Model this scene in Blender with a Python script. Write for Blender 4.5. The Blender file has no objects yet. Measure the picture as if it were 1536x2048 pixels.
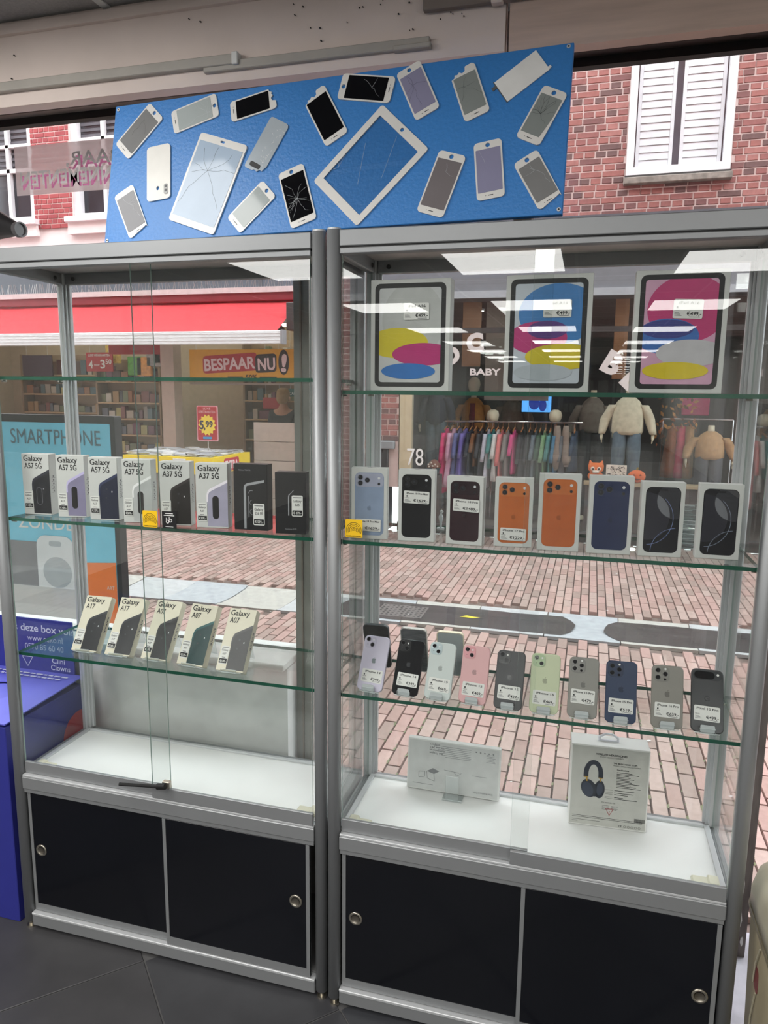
import bpy, bmesh, math, random
from math import sin, cos, pi, radians, sqrt
from mathutils import Vector, Matrix, Euler

random.seed(7)
SC = bpy.context.scene
COL = SC.collection

# ---------------------------------------------------------------- camera
cam_d = bpy.data.cameras.new('camera')
cam = bpy.data.objects.new('camera', cam_d); COL.objects.link(cam)
cam_d.sensor_fit = 'VERTICAL'; cam_d.sensor_height = 36.0
cam_d.lens = 1465.6 / 2048 * 36.0
cam_d.clip_start = 0.05; cam_d.clip_end = 200
_yaw, _pitch, _roll = 0.2736, -0.1627, 0.0106
_f = Vector((-sin(_yaw) * cos(_pitch), cos(_yaw) * cos(_pitch), sin(_pitch)))
_r = Vector((cos(_yaw), sin(_yaw), 0)); _u = _r.cross(_f)
_r2 = _r * cos(_roll) + _u * sin(_roll); _u2 = _u * cos(_roll) - _r * sin(_roll)
cam.matrix_world = Matrix(((_r2.x, _u2.x, -_f.x, 1.6576), (_r2.y, _u2.y, -_f.y, -1.7388), (_r2.z, _u2.z, -_f.z, 1.7148), (0, 0, 0, 1)))
SC.camera = cam

# ---------------------------------------------------------------- world: flat overcast daylight
W = bpy.data.worlds.new('overcast_sky'); SC.world = W; W.use_nodes = True
bg = W.node_tree.nodes['Background']
bg.inputs['Color'].default_value = (0.93, 0.965, 1.0, 1)
bg.inputs['Strength'].default_value = 5.6

SC.view_settings.view_transform = 'Standard'
SC.view_settings.look = 'None'
SC.view_settings.exposure = 0.0
SC.view_settings.gamma = 1.0
SC.view_settings.use_curve_mapping = False
LED_POWER = 10.8         # radiance of the ceiling panels of the phone shop
SHOP_POWER = 7.0         # lamps in the shops across the street
try:
    SC.cycles.use_denoising = True
    SC.cycles.transparent_max_bounces = 40
    SC.cycles.max_bounces = 6
    SC.cycles.diffuse_bounces = 2
    SC.cycles.use_adaptive_sampling = True
    SC.cycles.adaptive_threshold = 0.07
    SC.cycles.adaptive_min_samples = 16
    SC.cycles.glossy_bounces = 4
    SC.cycles.sample_clamp_indirect = 6.0
    SC.cycles.caustics_reflective = False
    SC.cycles.caustics_refractive = False
except Exception:
    pass

# ---------------------------------------------------------------- materials
def lin(c):
    c = c / 255.0
    return c / 12.92 if c <= 0.04045 else ((c + 0.055) / 1.055) ** 2.4

def rgb(r, g, b):
    return (lin(r), lin(g), lin(b), 1.0)

MATS = {}
def mat(name, col, rough=0.5, metal=0.0, var=0.06, scale=14.0, bump=0.0, spec=0.5, emit=0.0, coat=0.0, stretch=None):
    if name in MATS: return MATS[name]
    m = bpy.data.materials.new(name); m.use_nodes = True; MATS[name] = m
    nt = m.node_tree; b = nt.nodes['Principled BSDF']
    c = rgb(*col)
    b.inputs['Roughness'].default_value = rough
    b.inputs['Metallic'].default_value = metal
    b.inputs['Specular IOR Level'].default_value = spec
    if coat: b.inputs['Coat Weight'].default_value = coat
    tc = nt.nodes.new('ShaderNodeTexCoord')
    nz = nt.nodes.new('ShaderNodeTexNoise'); nz.inputs['Scale'].default_value = scale; nz.inputs['Detail'].default_value = 4
    src = tc.outputs['Object']
    if stretch:
        mp = nt.nodes.new('ShaderNodeMapping'); mp.inputs['Scale'].default_value = stretch
        nt.links.new(src, mp.inputs['Vector']); src = mp.outputs['Vector']
    nt.links.new(src, nz.inputs['Vector'])
    rp = nt.nodes.new('ShaderNodeValToRGB')
    rp.color_ramp.elements[0].position = 0.3; rp.color_ramp.elements[1].position = 0.7
    rp.color_ramp.elements[0].color = tuple(max(0, x * (1 - var)) for x in c[:3]) + (1,)
    rp.color_ramp.elements[1].color = tuple(min(1, x * (1 + var)) for x in c[:3]) + (1,)
    nt.links.new(nz.outputs['Fac'], rp.inputs['Fac'])
    nt.links.new(rp.outputs['Color'], b.inputs['Base Color'])
    if bump:
        bp = nt.nodes.new('ShaderNodeBump'); bp.inputs['Strength'].default_value = bump; bp.inputs['Distance'].default_value = 0.01
        nt.links.new(nz.outputs['Fac'], bp.inputs['Height']); nt.links.new(bp.outputs['Normal'], b.inputs['Normal'])
    if emit:
        b.inputs['Emission Color'].default_value = c; b.inputs['Emission Strength'].default_value = emit
    return m

def glass(name, tint=(0.97, 0.985, 0.975), f0=0.04, haze=0.0, hazecol=(0.8, 0.82, 0.82), film=False):
    """thin sheet: clear, unrefracted view plus a mirror share that rises at grazing angles"""
    if name in MATS: return MATS[name]
    m = bpy.data.materials.new(name); m.use_nodes = True; MATS[name] = m
    nt = m.node_tree; nt.nodes.clear()
    out = nt.nodes.new('ShaderNodeOutputMaterial')
    g = nt.nodes.new('ShaderNodeNewGeometry')
    d = nt.nodes.new('ShaderNodeVectorMath'); d.operation = 'DOT_PRODUCT'
    nt.links.new(g.outputs['Normal'], d.inputs[0]); nt.links.new(g.outputs['Incoming'], d.inputs[1])
    ab = nt.nodes.new('ShaderNodeMath'); ab.operation = 'ABSOLUTE'; nt.links.new(d.outputs['Value'], ab.inputs[0])
    om = nt.nodes.new('ShaderNodeMath'); om.operation = 'SUBTRACT'; om.inputs[0].default_value = 1.0; nt.links.new(ab.outputs[0], om.inputs[1])
    pw = nt.nodes.new('ShaderNodeMath'); pw.operation = 'POWER'; pw.inputs[1].default_value = 5.0; nt.links.new(om.outputs[0], pw.inputs[0])
    ma = nt.nodes.new('ShaderNodeMath'); ma.operation = 'MULTIPLY_ADD'; ma.inputs[1].default_value = 1 - f0; ma.inputs[2].default_value = f0
    ma.use_clamp = True
    nt.links.new(pw.outputs[0], ma.inputs[0])
    tr = nt.nodes.new('ShaderNodeBsdfTransparent'); tr.inputs['Color'].default_value = tint + (1,)
    gl = nt.nodes.new('ShaderNodeBsdfGlossy'); gl.inputs['Roughness'].default_value = 0.0
    base = tr.outputs[0]
    if haze:
        df = nt.nodes.new('ShaderNodeBsdfTranslucent' if film else 'ShaderNodeBsdfDiffuse'); df.inputs['Color'].default_value = hazecol + (1,)
        h = nt.nodes.new('ShaderNodeMixShader'); h.inputs[0].default_value = haze
        nz = nt.nodes.new('ShaderNodeTexNoise'); nz.inputs['Scale'].default_value = 3.0
        mr = nt.nodes.new('ShaderNodeMapRange'); mr.inputs['To Min'].default_value = haze * 0.5; mr.inputs['To Max'].default_value = haze * 1.5
        nt.links.new(nz.outputs['Fac'], mr.inputs['Value']); nt.links.new(mr.outputs['Result'], h.inputs[0])
        nt.links.new(tr.outputs[0], h.inputs[1]); nt.links.new(df.outputs[0], h.inputs[2]); base = h.outputs[0]
    mx = nt.nodes.new('ShaderNodeMixShader')
    nt.links.new(ma.outputs[0], mx.inputs[0]); nt.links.new(base, mx.inputs[1]); nt.links.new(gl.outputs[0], mx.inputs[2])
    nt.links.new(mx.outputs[0], out.inputs['Surface'])
    return m

def emitter(name, col, power):
    if name in MATS: return MATS[name]
    m = bpy.data.materials.new(name); m.use_nodes = True; MATS[name] = m
    nt = m.node_tree; nt.nodes.clear()
    out = nt.nodes.new('ShaderNodeOutputMaterial'); e = nt.nodes.new('ShaderNodeEmission')
    e.inputs['Color'].default_value = col + (1,); e.inputs['Strength'].default_value = power
    nt.links.new(e.outputs[0], out.inputs['Surface'])
    return m

# ---------------------------------------------------------------- mesh helpers
TXT = {}
TXT_SCENE = bpy.data.scenes.new('text_workshop')
def text_geo(s, bold=0.0):
    k = (s, bold)
    if k in TXT: return TXT[k]
    cu = bpy.data.curves.new('t', 'FONT'); cu.body = s; cu.size = 1.0; cu.resolution_u = 3; cu.offset = bold
    o = bpy.data.objects.new('t', cu); TXT_SCENE.collection.objects.link(o)
    vl = TXT_SCENE.view_layers[0]; vl.update(); dg = vl.depsgraph
    me = bpy.data.meshes.new_from_object(o.evaluated_get(dg))
    vs = [(v.co.x, v.co.y) for v in me.vertices]; fs = [tuple(p.vertices) for p in me.polygons]
    bpy.data.objects.remove(o); bpy.data.curves.remove(cu); bpy.data.meshes.remove(me)
    xs = [v[0] for v in vs] or [0]
    TXT[k] = (vs, fs, min(xs), max(xs))
    return TXT[k]

def rrect(x0, z0, x1, z1, r, n=5):
    r = min(r, (x1 - x0) / 2 - 1e-6, (z1 - z0) / 2 - 1e-6)
    p = []
    for cx, cz, a in ((x1 - r, z0 + r, -90), (x1 - r, z1 - r, 0), (x0 + r, z1 - r, 90), (x0 + r, z0 + r, 180)):
        for i in range(n + 1):
            t = radians(a + 90 * i / n); p.append((cx + r * cos(t), cz + r * sin(t)))
    return p

def ellipse(cx, cz, a, b, n=32, rot=0.0):
    c, s = cos(rot), sin(rot); p = []
    for i in range(n):
        t = 2 * pi * i / n; x, z = a * cos(t), b * sin(t)
        p.append((cx + c * x - s * z, cz + s * x + c * z))
    return p

def clip(poly, conv):
    """clip polygon to a convex counter-clockwise one"""
    out = list(poly)
    for i in range(len(conv)):
        a, b = conv[i], conv[(i + 1) % len(conv)]
        ins = lambda p: (b[0] - a[0]) * (p[1] - a[1]) - (b[1] - a[1]) * (p[0] - a[0]) >= -1e-12
        new = []
        for j in range(len(out)):
            p, q = out[j], out[(j + 1) % len(out)]
            ip, iq = ins(p), ins(q)
            if ip: new.append(p)
            if ip != iq:
                d1 = (b[0] - a[0]) * (p[1] - a[1]) - (b[1] - a[1]) * (p[0] - a[0])
                d2 = (b[0] - a[0]) * (q[1] - a[1]) - (b[1] - a[1]) * (q[0] - a[0])
                t = d1 / (d1 - d2); new.append((p[0] + t * (q[0] - p[0]), p[1] + t * (q[1] - p[1])))
        out = new
        if len(out) < 3: return []
    return out

class MB:
    def __init__(s): s.v = []; s.f = []; s.m = []
    def add(s, vs, fs, mi=0):
        o = len(s.v); s.v += [tuple(v) for v in vs]
        for f in fs: s.f.append(tuple(o + i for i in f)); s.m.append(mi)
        return s
    def box(s, x0, y0, z0, x1, y1, z1, mi=0, edge=None):
        if x1 < x0: x0, x1 = x1, x0
        if y1 < y0: y0, y1 = y1, y0
        if z1 < z0: z0, z1 = z1, z0
        v = [(x0, y0, z0), (x1, y0, z0), (x1, y1, z0), (x0, y1, z0), (x0, y0, z1), (x1, y0, z1), (x1, y1, z1), (x0, y1, z1)]
        f = [(0, 3, 2, 1), (4, 5, 6, 7), (0, 1, 5, 4), (1, 2, 6, 5), (2, 3, 7, 6), (3, 0, 4, 7)]
        if edge is None: s.add(v, f, mi)
        else:   # thin sheet: `edge` lists the face indices that show the cut edge (material 1)
            o = len(s.v); s.v += v
            for i, q in enumerate(f): s.f.append(tuple(o + k for k in q)); s.m.append(1 if i in edge else mi)
        return s
    def bbox(s, x0, y0, z0, x1, y1, z1, b=0.003, mi=0):
        """box with all edges chamfered"""
        v = []
        for z, i in ((z0, b), (z0 + b, 0), (z1 - b, 0), (z1, b)):
            v += [(x0 + i + b * (i == 0), y0 + i, z), (x1 - i - b * (i == 0), y0 + i, z), (x1 - i, y0 + i + b * (i == 0), z), (x1 - i, y1 - i - b * (i == 0), z),
                  (x1 - i - b * (i == 0), y1 - i, z), (x0 + i + b * (i == 0), y1 - i, z), (x0 + i, y1 - i - b * (i == 0), z), (x0 + i, y0 + i + b * (i == 0), z)]
        f = [tuple(range(7, -1, -1)), tuple(range(24, 32))]
        for k in range(3):
            for j in range(8): f.append((k * 8 + j, k * 8 + (j + 1) % 8, k * 8 + 8 + (j + 1) % 8, k * 8 + 8 + j))
        return s.add(v, f, mi)
    def flat(s, pts, y=0.0, mi=0):
        """polygon in the xz plane facing -y"""
        return s.add([(p[0], y, p[1]) for p in pts], [tuple(range(len(pts)))], mi)
    def slab(s, pts, y0, y1, mi=0, side=None):
        """xz polygon (ccw seen from -y) extruded from y0 (front) to y1"""
        n = len(pts)
        s.add([(p[0], y0, p[1]) for p in pts] + [(p[0], y1, p[1]) for p in pts], [tuple(range(n)), tuple(range(2 * n - 1, n - 1, -1))], mi)
        o = len(s.v) - 2 * n
        for i in range(n):
            j = (i + 1) % n
            s.f.append((o + j, o + i, o + n + i, o + n + j)); s.m.append(mi if side is None else side)
        return s
    def bar(s, p0, p1, w, y=0.0, mi=0):
        """flat stroke in the xz plane"""
        dx, dz = p1[0] - p0[0], p1[1] - p0[1]; L = sqrt(dx * dx + dz * dz) or 1
        nx, nz = -dz / L * w / 2, dx / L * w / 2
        return s.flat([(p0[0] - nx, p0[1] - nz), (p1[0] - nx, p1[1] - nz), (p1[0] + nx, p1[1] + nz), (p0[0] + nx, p0[1] + nz)], y, mi)
    def arc(s, cx, cz, r, w, a0, a1, y=0.0, mi=0, n=14, rx=None):
        rx = rx or r
        for i in range(n):
            t0, t1 = radians(a0 + (a1 - a0) * i / n), radians(a0 + (a1 - a0) * (i + 1) / n)
            q = [(cx + (rx - w / 2) * cos(t0), cz + (r - w / 2) * sin(t0)), (cx + (rx + w / 2) * cos(t0), cz + (r + w / 2) * sin(t0)),
                 (cx + (rx + w / 2) * cos(t1), cz + (r + w / 2) * sin(t1)), (cx + (rx - w / 2) * cos(t1), cz + (r - w / 2) * sin(t1))]
            s.flat(q, y, mi)
        return s
    def text(s, t, x, z, size, y=-0.0004, mi=0, align='L', bold=0.0, width=None, rot=0.0, mirror=False, depth=0.0):
        vs, fs, a, b = text_geo(t, bold)
        k = size
        kx = (width / (b - a)) if width else size
        ox = {'L': -a * kx, 'C': -(a + b) / 2 * kx, 'R': -b * kx}[align]
        c, sn = cos(rot), sin(rot)
        P = []
        for px, pz in vs:
            ux, uz = px * kx + ox, pz * k
            if mirror: ux = -ux
            P.append((x + c * ux - sn * uz, y, z + sn * ux + c * uz))
        return s.add(P, [f[::-1] for f in fs] if mirror else fs, mi)
    def cyl(s, p0, p1, r, n=12, mi=0, r1=None, caps=True):
        p0, p1 = Vector(p0), Vector(p1); a = (p1 - p0)
        if a.length < 1e-9: return s
        a.normalize()
        u = a.orthogonal().normalized(); w = a.cross(u); r1 = r if r1 is None else r1
        v = [p0 + (u * cos(2 * pi * i / n) + w * sin(2 * pi * i / n)) * r for i in range(n)] + [p1 + (u * cos(2 * pi * i / n) + w * sin(2 * pi * i / n)) * r1 for i in range(n)]
        f = [(i, (i + 1) % n, n + (i + 1) % n, n + i) for i in range(n)]
        if caps: f += [tuple(range(n - 1, -1, -1)), tuple(range(n, 2 * n))]
        return s.add(v, f, mi)
    def tube(s, pts, r, n=8, mi=0, closed=False):
        for i in range(len(pts) - (0 if closed else 1)): s.cyl(pts[i], pts[(i + 1) % len(pts)], r, n, mi)
        return s
    def loft(s, rings, mi=0, caps=True):
        """rings: lists of equal length of points"""
        n = len(rings[0]); o = len(s.v)
        for r in rings: s.v += [tuple(p) for p in r]
        for k in range(len(rings) - 1):
            for i in range(n):
                j = (i + 1) % n
                s.f.append((o + k * n + i, o + k * n + j, o + (k + 1) * n + j, o + (k + 1) * n + i)); s.m.append(mi)
        if caps:
            s.f.append(tuple(o + i for i in range(n - 1, -1, -1))); s.m.append(mi)
            s.f.append(tuple(o + (len(rings) - 1) * n + i for i in range(n))); s.m.append(mi)
        return s
    def ball(s, c, rx, ry=None, rz=None, n=12, k=8, mi=0):
        ry = ry or rx; rz = rz or rx
        rings = []
        for i in range(1, k):
            t = pi * i / k
            rings.append([(c[0] + rx * sin(t) * cos(2 * pi * j / n), c[1] + ry * sin(t) * sin(2 * pi * j / n), c[2] - rz * cos(t)) for j in range(n)])
        return s.loft(rings, mi)
    def mesh(s, name, mats):
        me = bpy.data.meshes.new(name); me.from_pydata(s.v, [], s.f)
        if not isinstance(mats, (list, tuple)): mats = [mats]
        for m in mats: me.materials.append(m)
        for p, i in zip(me.polygons, s.m): p.material_index = min(i, len(mats) - 1)
        me.update()
        return me
    def build(s, name, mats, parent=None, smooth=False):
        me = s.mesh(name, mats)
        if smooth:
            for p in me.polygons: p.use_smooth = True
        o = bpy.data.objects.new(name, me); COL.objects.link(o)
        if parent is not None: o.parent = parent
        return o

def empty(name, loc=(0, 0, 0), rot=(0, 0, 0)):
    o = bpy.data.objects.new(name, None); COL.objects.link(o)
    o.location = loc; o.rotation_euler = rot; o.empty_display_size = 0.05
    return o
def tag(o, label, cat, group=None):
    o['label'] = label; o['category'] = cat
    if group: o['group'] = group
    return o
def struct(o, label=None):
    o['kind'] = 'structure'
    if label: o['label'] = label
    return o
def place(me, name, parent, loc=(0, 0, 0), rot=(0, 0, 0), scale=(1, 1, 1)):
    o = bpy.data.objects.new(name, me); COL.objects.link(o); o.parent = parent
    o.location = loc; o.rotation_euler = rot; o.scale = scale
    return o

def pix(P):
    v = Vector(P) - Vector((1.6576, -1.7388, 1.7148)); z = v.dot(_f)
    if z < 0.05: return (-9999, -9999)
    return (768 + 1465.6 * v.dot(_r2) / z, 1024 - 1465.6 * v.dot(_u2) / z)

# ================================================================ the room
M_pink = mat('painted_header', (236, 220, 212), 0.7, var=0.05, scale=5, bump=0.1)
M_taupe = mat('taupe_frame_paint', (140, 128, 121), 0.6)
M_bare = mat('bare_plywood', (212, 188, 174), 0.75, var=0.12, scale=6, stretch=(0.6, 1, 8))
M_shaded_frame = mat('shaded_brown_frame', (58, 49, 46), 0.6)
M_black = mat('black_rubber', (14, 14, 15), 0.6)
M_wall = mat('white_wall', (205, 203, 198), 0.9)
M_ceil = mat('ceiling_tile_grey', (168, 165, 162), 0.95, var=0.1, scale=160, bump=0.2)
M_white = mat('white_paint', (228, 228, 226), 0.55)
M_sillgrey = mat('grey_white_panel', (232, 231, 230), 0.7)
M_tile = [mat('floor_tile_%s' % n, c, 0.42, var=0.12, scale=9, bump=0.05) for n, c in (('slate', (66, 66, 69)), ('ash', (70, 69, 71)), ('ink', (62, 63, 67)))]
M_grout = mat('floor_grout', (92, 91, 91), 0.9)
M_winglass = glass('window_glass', (0.97, 0.985, 0.98))
M_plastic = mat('white_plastic_duct', (178, 172, 164), 0.5)

fl = struct(MB().box(-2.8, -26, -0.06, 4.2, 0.56, -0.004).build('floor', M_grout), 'dark grey tiled shop floor laid on the diagonal')
ts = 0.4445
tile_me = []
for k in range(3):
    tile_me.append(MB().bbox(-ts / 2 + 0.0025, -ts / 2 + 0.0025, -0.006, ts / 2 - 0.0025, ts / 2 - 0.0025, 0.0, 0.0015).mesh('tile', M_tile[k]))
for i in range(-7, 8):
    for j in range(-7, 8):
        # corner of the grid at (0.436,-0.028), grid turned 45 degrees
        a, b = (i + 0.5) * ts, (j + 0.5) * ts
        x = 0.436 + (a - b) * sqrt(0.5); y = -0.028 + (a + b) * sqrt(0.5)
        if -1.6 < x < 3.4 and -1.75 < y < 0.25:
            place(tile_me[(i * 5 + j * 3) % 3], 'tile', fl, (x, y, 0), (0, 0, pi / 4))
rest = MB()
for i in range(-40, 20):
    for j in range(-40, 20):
        a, b = (i + 0.5) * ts, (j + 0.5) * ts
        x = 0.436 + (a - b) * sqrt(0.5); y = -0.028 + (a + b) * sqrt(0.5)
        if -2.5 < x < 3.9 and -12 < y < 0.25 and not (-1.6 < x < 3.4 and -1.75 < y < 0.25):
            d = ts / 2 * sqrt(2) - 0.004
            rest.add([(x, y - d, -0.0005), (x + d, y, -0.0005), (x, y + d, -0.0005), (x - d, y, -0.0005)], [(0, 1, 2, 3)])
o = rest.build('tile_field', M_tile[0], fl); o['kind'] = 'stuff'

ce = struct(MB().box(-2.8, -26, 2.76, 4.2, 0.56, 2.84).build('ceiling', M_ceil), 'grey suspended ceiling of the shop')
cg = MB()
for x in (-2.1, -0.9, 0.3, 1.5, 2.7): cg.box(x - 0.012, -26, 2.756, x + 0.012, 0.2, 2.761)
for y in range(-25, 1): cg.box(-2.8, y * 1.2 - 0.6, 2.7555, 4.2, y * 1.2 - 0.576, 2.7605)
cg.build('ceiling_grid', M_white, ce)
struct(MB().box(-2.95, -26, -0.06, -2.79, 0.56, 2.84).build('wall_left', M_wall))
struct(MB().box(4.19, -26, -0.06, 4.35, 0.56, 2.84).build('wall_right', M_wall))
struct(MB().box(-2.95, -26.15, -0.06, 4.35, -25.99, 2.84).build('wall_back', mat('dark_back_wall', (90, 88, 88), 0.9)))
# ceiling LED panels of the shop (seen mirrored in the glass doors)
led_on = emitter('led_diffuser', (1.0, 0.985, 0.95), LED_POWER)
rows = [(-0.95, 'added by the showcases to light the header and board'), (-2.2, 'one step back from the showcases'), (-4.45, 'in the second row'), (-7.4, 'in the third row'), (-10.75, 'in the fourth row'), (-13.9, 'in the fifth row'),
        (-17.0, 'in the sixth row'), (-20.1, 'in the seventh row'), (-23.2, 'in the last row')]
for y, rn in rows:
    for x, cn, dy in ((-0.85, 'left', 0.0), (0.96, 'middle', 0.0), (2.74, 'right', -0.3)):
        if y > -1.5 and cn != 'middle': continue
        if y > -1.5: x = -0.14  # lone off-grid panel, added to brighten the header, board and boxes
        r = empty('ceiling_light_panel', (x, y + dy, 2.756))
        MB().box(-0.46, -0.53, -0.012, 0.46, 0.53, 0.004).build('panel_frame', M_white, r)
        MB().add([(-0.44, -0.51, -0.0125), (-0.44, 0.51, -0.0125), (0.44, 0.51, -0.0125), (0.44, -0.51, -0.0125)], [(0, 1, 2, 3)]).build('diffuser', led_on, r)
        tag(r, 'square lit ceiling panel %s, %s column' % (rn, cn), 'ceiling light', 'lit panels in the shop ceiling')

# header above the shop window
hd = empty('wall_header'); struct(hd, 'painted timber header above the shop window')
MB().box(-2.8, 0.20, 2.575, 1.405, 0.235, 2.76).build('header_board', M_pink, hd)
MB().box(1.415, 0.195, 2.527, 4.2, 0.235, 2.76).build('header_board', M_bare, hd)
MB().box(-2.8, 0.195, 2.531, 1.405, 0.24, 2.573).build('header_moulding', M_pink, hd)
MB().box(-2.8, 0.186, 2.722, 1.3, 0.2, 2.748).build('cornice_strip', M_pink, hd)
nail = MB(); rr = random.Random(3)
for _ in range(46):
    x = rr.uniform(0.85, 1.38) if rr.random() < 0.7 else rr.uniform(-0.1, 3.0); z = rr.uniform(2.60, 2.72)
    s_ = rr.uniform(0.0006, 0.0019)
    nail.slab(ellipse(x, z, s_ * 1.5, s_, 7, rr.uniform(-.6, .6)), 0.1945, 0.1985)
nail.build('nail_hole', M_black, hd)
dk = empty('trim_1'); struct(dk, 'white cable duct along the header above the window')
MB().bbox(-2.8, 0.178, 2.568, 0.70, 0.2, 2.594, 0.002).build('duct', M_plastic, dk)
MB().bbox(0.60, 0.182, 2.556, 1.222, 0.2, 2.580, 0.002).build('duct', M_plastic, dk)
MB().bbox(0.688, 0.174, 2.566, 0.706, 0.2, 2.597, 0.002).build('duct_end', M_white, dk)
MB().bbox(1.13, 0.176, 2.553, 1.226, 0.2, 2.565, 0.002).build('duct_end', M_plastic, dk)
MB().bbox(1.205, 0.176, 2.635, 1.60, 0.194, 2.665, 0.002).build('duct', M_taupe, dk)
MB().bbox(1.372, 0.17, 2.63, 1.40, 0.194, 2.642, 0.003).build('duct_clip', M_pink, dk)

# shop window: frame, post, low wall, panes
wf = empty('window_1'); struct(wf, 'shop window frame with taupe head and low white sill wall')
MB().box(-2.8, 0.50, 2.635, 1.45, 0.60, 2.78).build('frame_head', M_taupe, wf)
MB().box(1.45, 0.50, 2.635, 4.2, 0.60, 2.78).build('frame_head', M_shaded_frame, wf)  # right run of the head: its shade is put into a darker brown
MB().box(-2.8, 0.515, 2.685, 4.2, 0.53, 2.70).build('frame_bead', M_taupe, wf)
MB().box(-2.8, 0.535, 2.612, 4.2, 0.565, 2.637).build('glazing_gasket', M_black, wf)
MB().box(0.722, 0.50, 0.0, 0.775, 0.60, 2.64).build('post', mat('grey_post_paint', (150, 147, 142), 0.6), wf)
MB().box(0.745, 0.494, 0.0, 0.750, 0.502, 2.64).build('post_bead', M_taupe, wf)
MB().box(-2.8, 0.42, 0.0, 0.722, 0.62, 0.795).build('low_wall', M_sillgrey, wf)
MB().bbox(-2.8, 0.385, 0.797, 0.722, 0.60, 0.822, 0.003).build('sill', M_white, wf)
MB().box(0.775, 0.50, 0.0, 2.17, 0.60, 0.05).build('frame_foot', M_taupe, wf)
MB().box(-2.8, 0.55, 0.822, 0.722, 0.556, 2.62).build('pane', M_winglass, wf)
MB().box(0.775, 0.55, 0.05, 2.17, 0.556, 2.62).build('pane', M_winglass, wf)
jb = empty('trim_2'); struct(jb, 'weathered wooden door jamb with flaking white paint')
MB().box(2.172, 0.50, 0.0, 2.198, 0.60, 2.64).build('jamb', mat('weathered_wood', (112, 104, 102), 0.8, var=0.2, scale=20, stretch=(4, 4, 0.6)), jb)
pf = MB(); rr = random.Random(5)
for z, h, x_, w_ in ((0.24, 0.03, 2.176, 0.004), (0.13, 0.03, 2.177, 0.005), (0.06, 0.02, 2.186, 0.006)):
    pts = [(x_ + w_ * cos(t) * rr.uniform(0.5, 1), z + h * sin(t) * rr.uniform(0.5, 1)) for t in [2 * pi * k / 11 for k in range(11)]]
    pf.slab(pts, 0.497, 0.501)
pf.build('paint_flake', M_white, jb)
MB().box(2.205, 0.50, 2.42, 4.2, 0.60, 2.64).build('door_head', M_shaded_frame, jb)
struct(MB().box(3.15, 0.45, 0.0, 4.2, 0.60, 2.64).build('wall_front_right', M_wall))
st = empty('floor_doorstep'); struct(st, 'pale stone doorstep with a metal edge strip')
MB().box(2.075, 0.14, -0.02, 3.15, 0.62, 0.004).build('step_slab', mat('pale_doorstep', (176, 174, 182), 0.7, var=0.08, scale=30), st)
MB().cyl((2.205, 0.375, 0.005), (2.9, 0.72, 0.005), 0.005, 6).build('edge_strip', mat('steel_strip', (190, 190, 196), 0.35, 0.8), st)
# the building the shop is in goes on upwards and sideways
up = empty('wall_front_upper'); struct(up, 'front of the building above the shop')
MB().box(-12, 0.52, 2.78, 12, 0.9, 8.5).build('upper_front', mat('own_front_brick', (140, 98, 92), 0.85), up)
MB().box(-12, 0.52, -0.05, -2.8, 0.9, 2.78).build('side_front', MATS['own_front_brick'], up)
MB().box(4.2, 0.52, -0.05, 12, 0.9, 2.78).build('side_front', MATS['own_front_brick'], up)

# ================================================================ the street
FY = 7.0
stt = struct(MB().box(-16, 0.6, -0.12, 14, FY + 0.05, -0.024).build('ground_street', mat('sand_joint', (120, 104, 98), 0.95, var=0.2, scale=30)), 'red brick street between the shops')
M_pave = [mat('paver_%s' % n, c, 0.72, var=0.10, scale=25, bump=0.12) for n, c in
          (('rose', (176, 144, 137)), ('pink', (182, 153, 145)), ('brown', (164, 135, 127)), ('dust', (176, 153, 145)), ('dull', (156, 134, 126)))]
bw, bl = 0.0685, 0.206
pave_me = []
for k in range(5):
    m_ = MB(); b = 0.003
    x0, x1, y0, y1 = 0.0022, bw - 0.0022, 0.0022, bl - 0.0022
    m_.add([(x0, y0, -0.022), (x1, y0, -0.022), (x1, y1, -0.022), (x0, y1, -0.022), (x0 + b, y0 + b, 0), (x1 - b, y0 + b, 0), (x1 - b, y1 - b, 0), (x0 + b, y1 - b, 0)],
           [(4, 5, 6, 7), (0, 1, 5, 4), (1, 2, 6, 5), (2, 3, 7, 6), (3, 0, 4, 7)])
    pave_me.append(m_)
pave_mesh = [m_.mesh('brick', M_pave[k]) for k, m_ in enumerate(pave_me)]
GUT0, GUT1 = 3.42, 4.02
cand = []
rr = random.Random(11)
for i in range(-100, 62):
    x = i * bw
    off = (0.5 * bl if i % 2 else 0) + rr.uniform(-0.03, 0.03)
    for j in range(0, 34):
        y = 0.62 + off + j * bl - 0.1
        if y < 0.6 or y > FY - 0.15: continue
        if GUT0 - 0.19 < y < GUT1 - 0.01: continue
        p = pix((x + bw / 2, y + bl / 2, 0))
        if not (-160 < p[0] < 1700 and p[1] > 900): continue
        inR = 752 < p[0] < 1412 and p[1] < 1545 + (p[0] - 745) * 0.157
        inS = 1506 < p[0] < 1534 and 1560 < p[1] < 1860
        d = (Vector((x, y, 0)) - cam.location).length
        cand.append((0 if (inR or inS) else 1, d, x, y, rr.randrange(5), rr.uniform(-0.003, 0.0005)))
cand.sort()
n_obj = 0; stuff = MB()
for vis, d, x, y, k, dz in cand:
    if vis == 0 and n_obj < 300:
        place(pave_mesh[k], 'brick', stt, (x, y, dz)); n_obj += 1
    else:
        s_ = pave_me[k]; stuff.add([(v[0] + x, v[1] + y, v[2] + dz) for v in s_.v], s_.f, k)
o = stuff.build('brick_field', M_pave, stt); o['kind'] = 'stuff'

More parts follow.
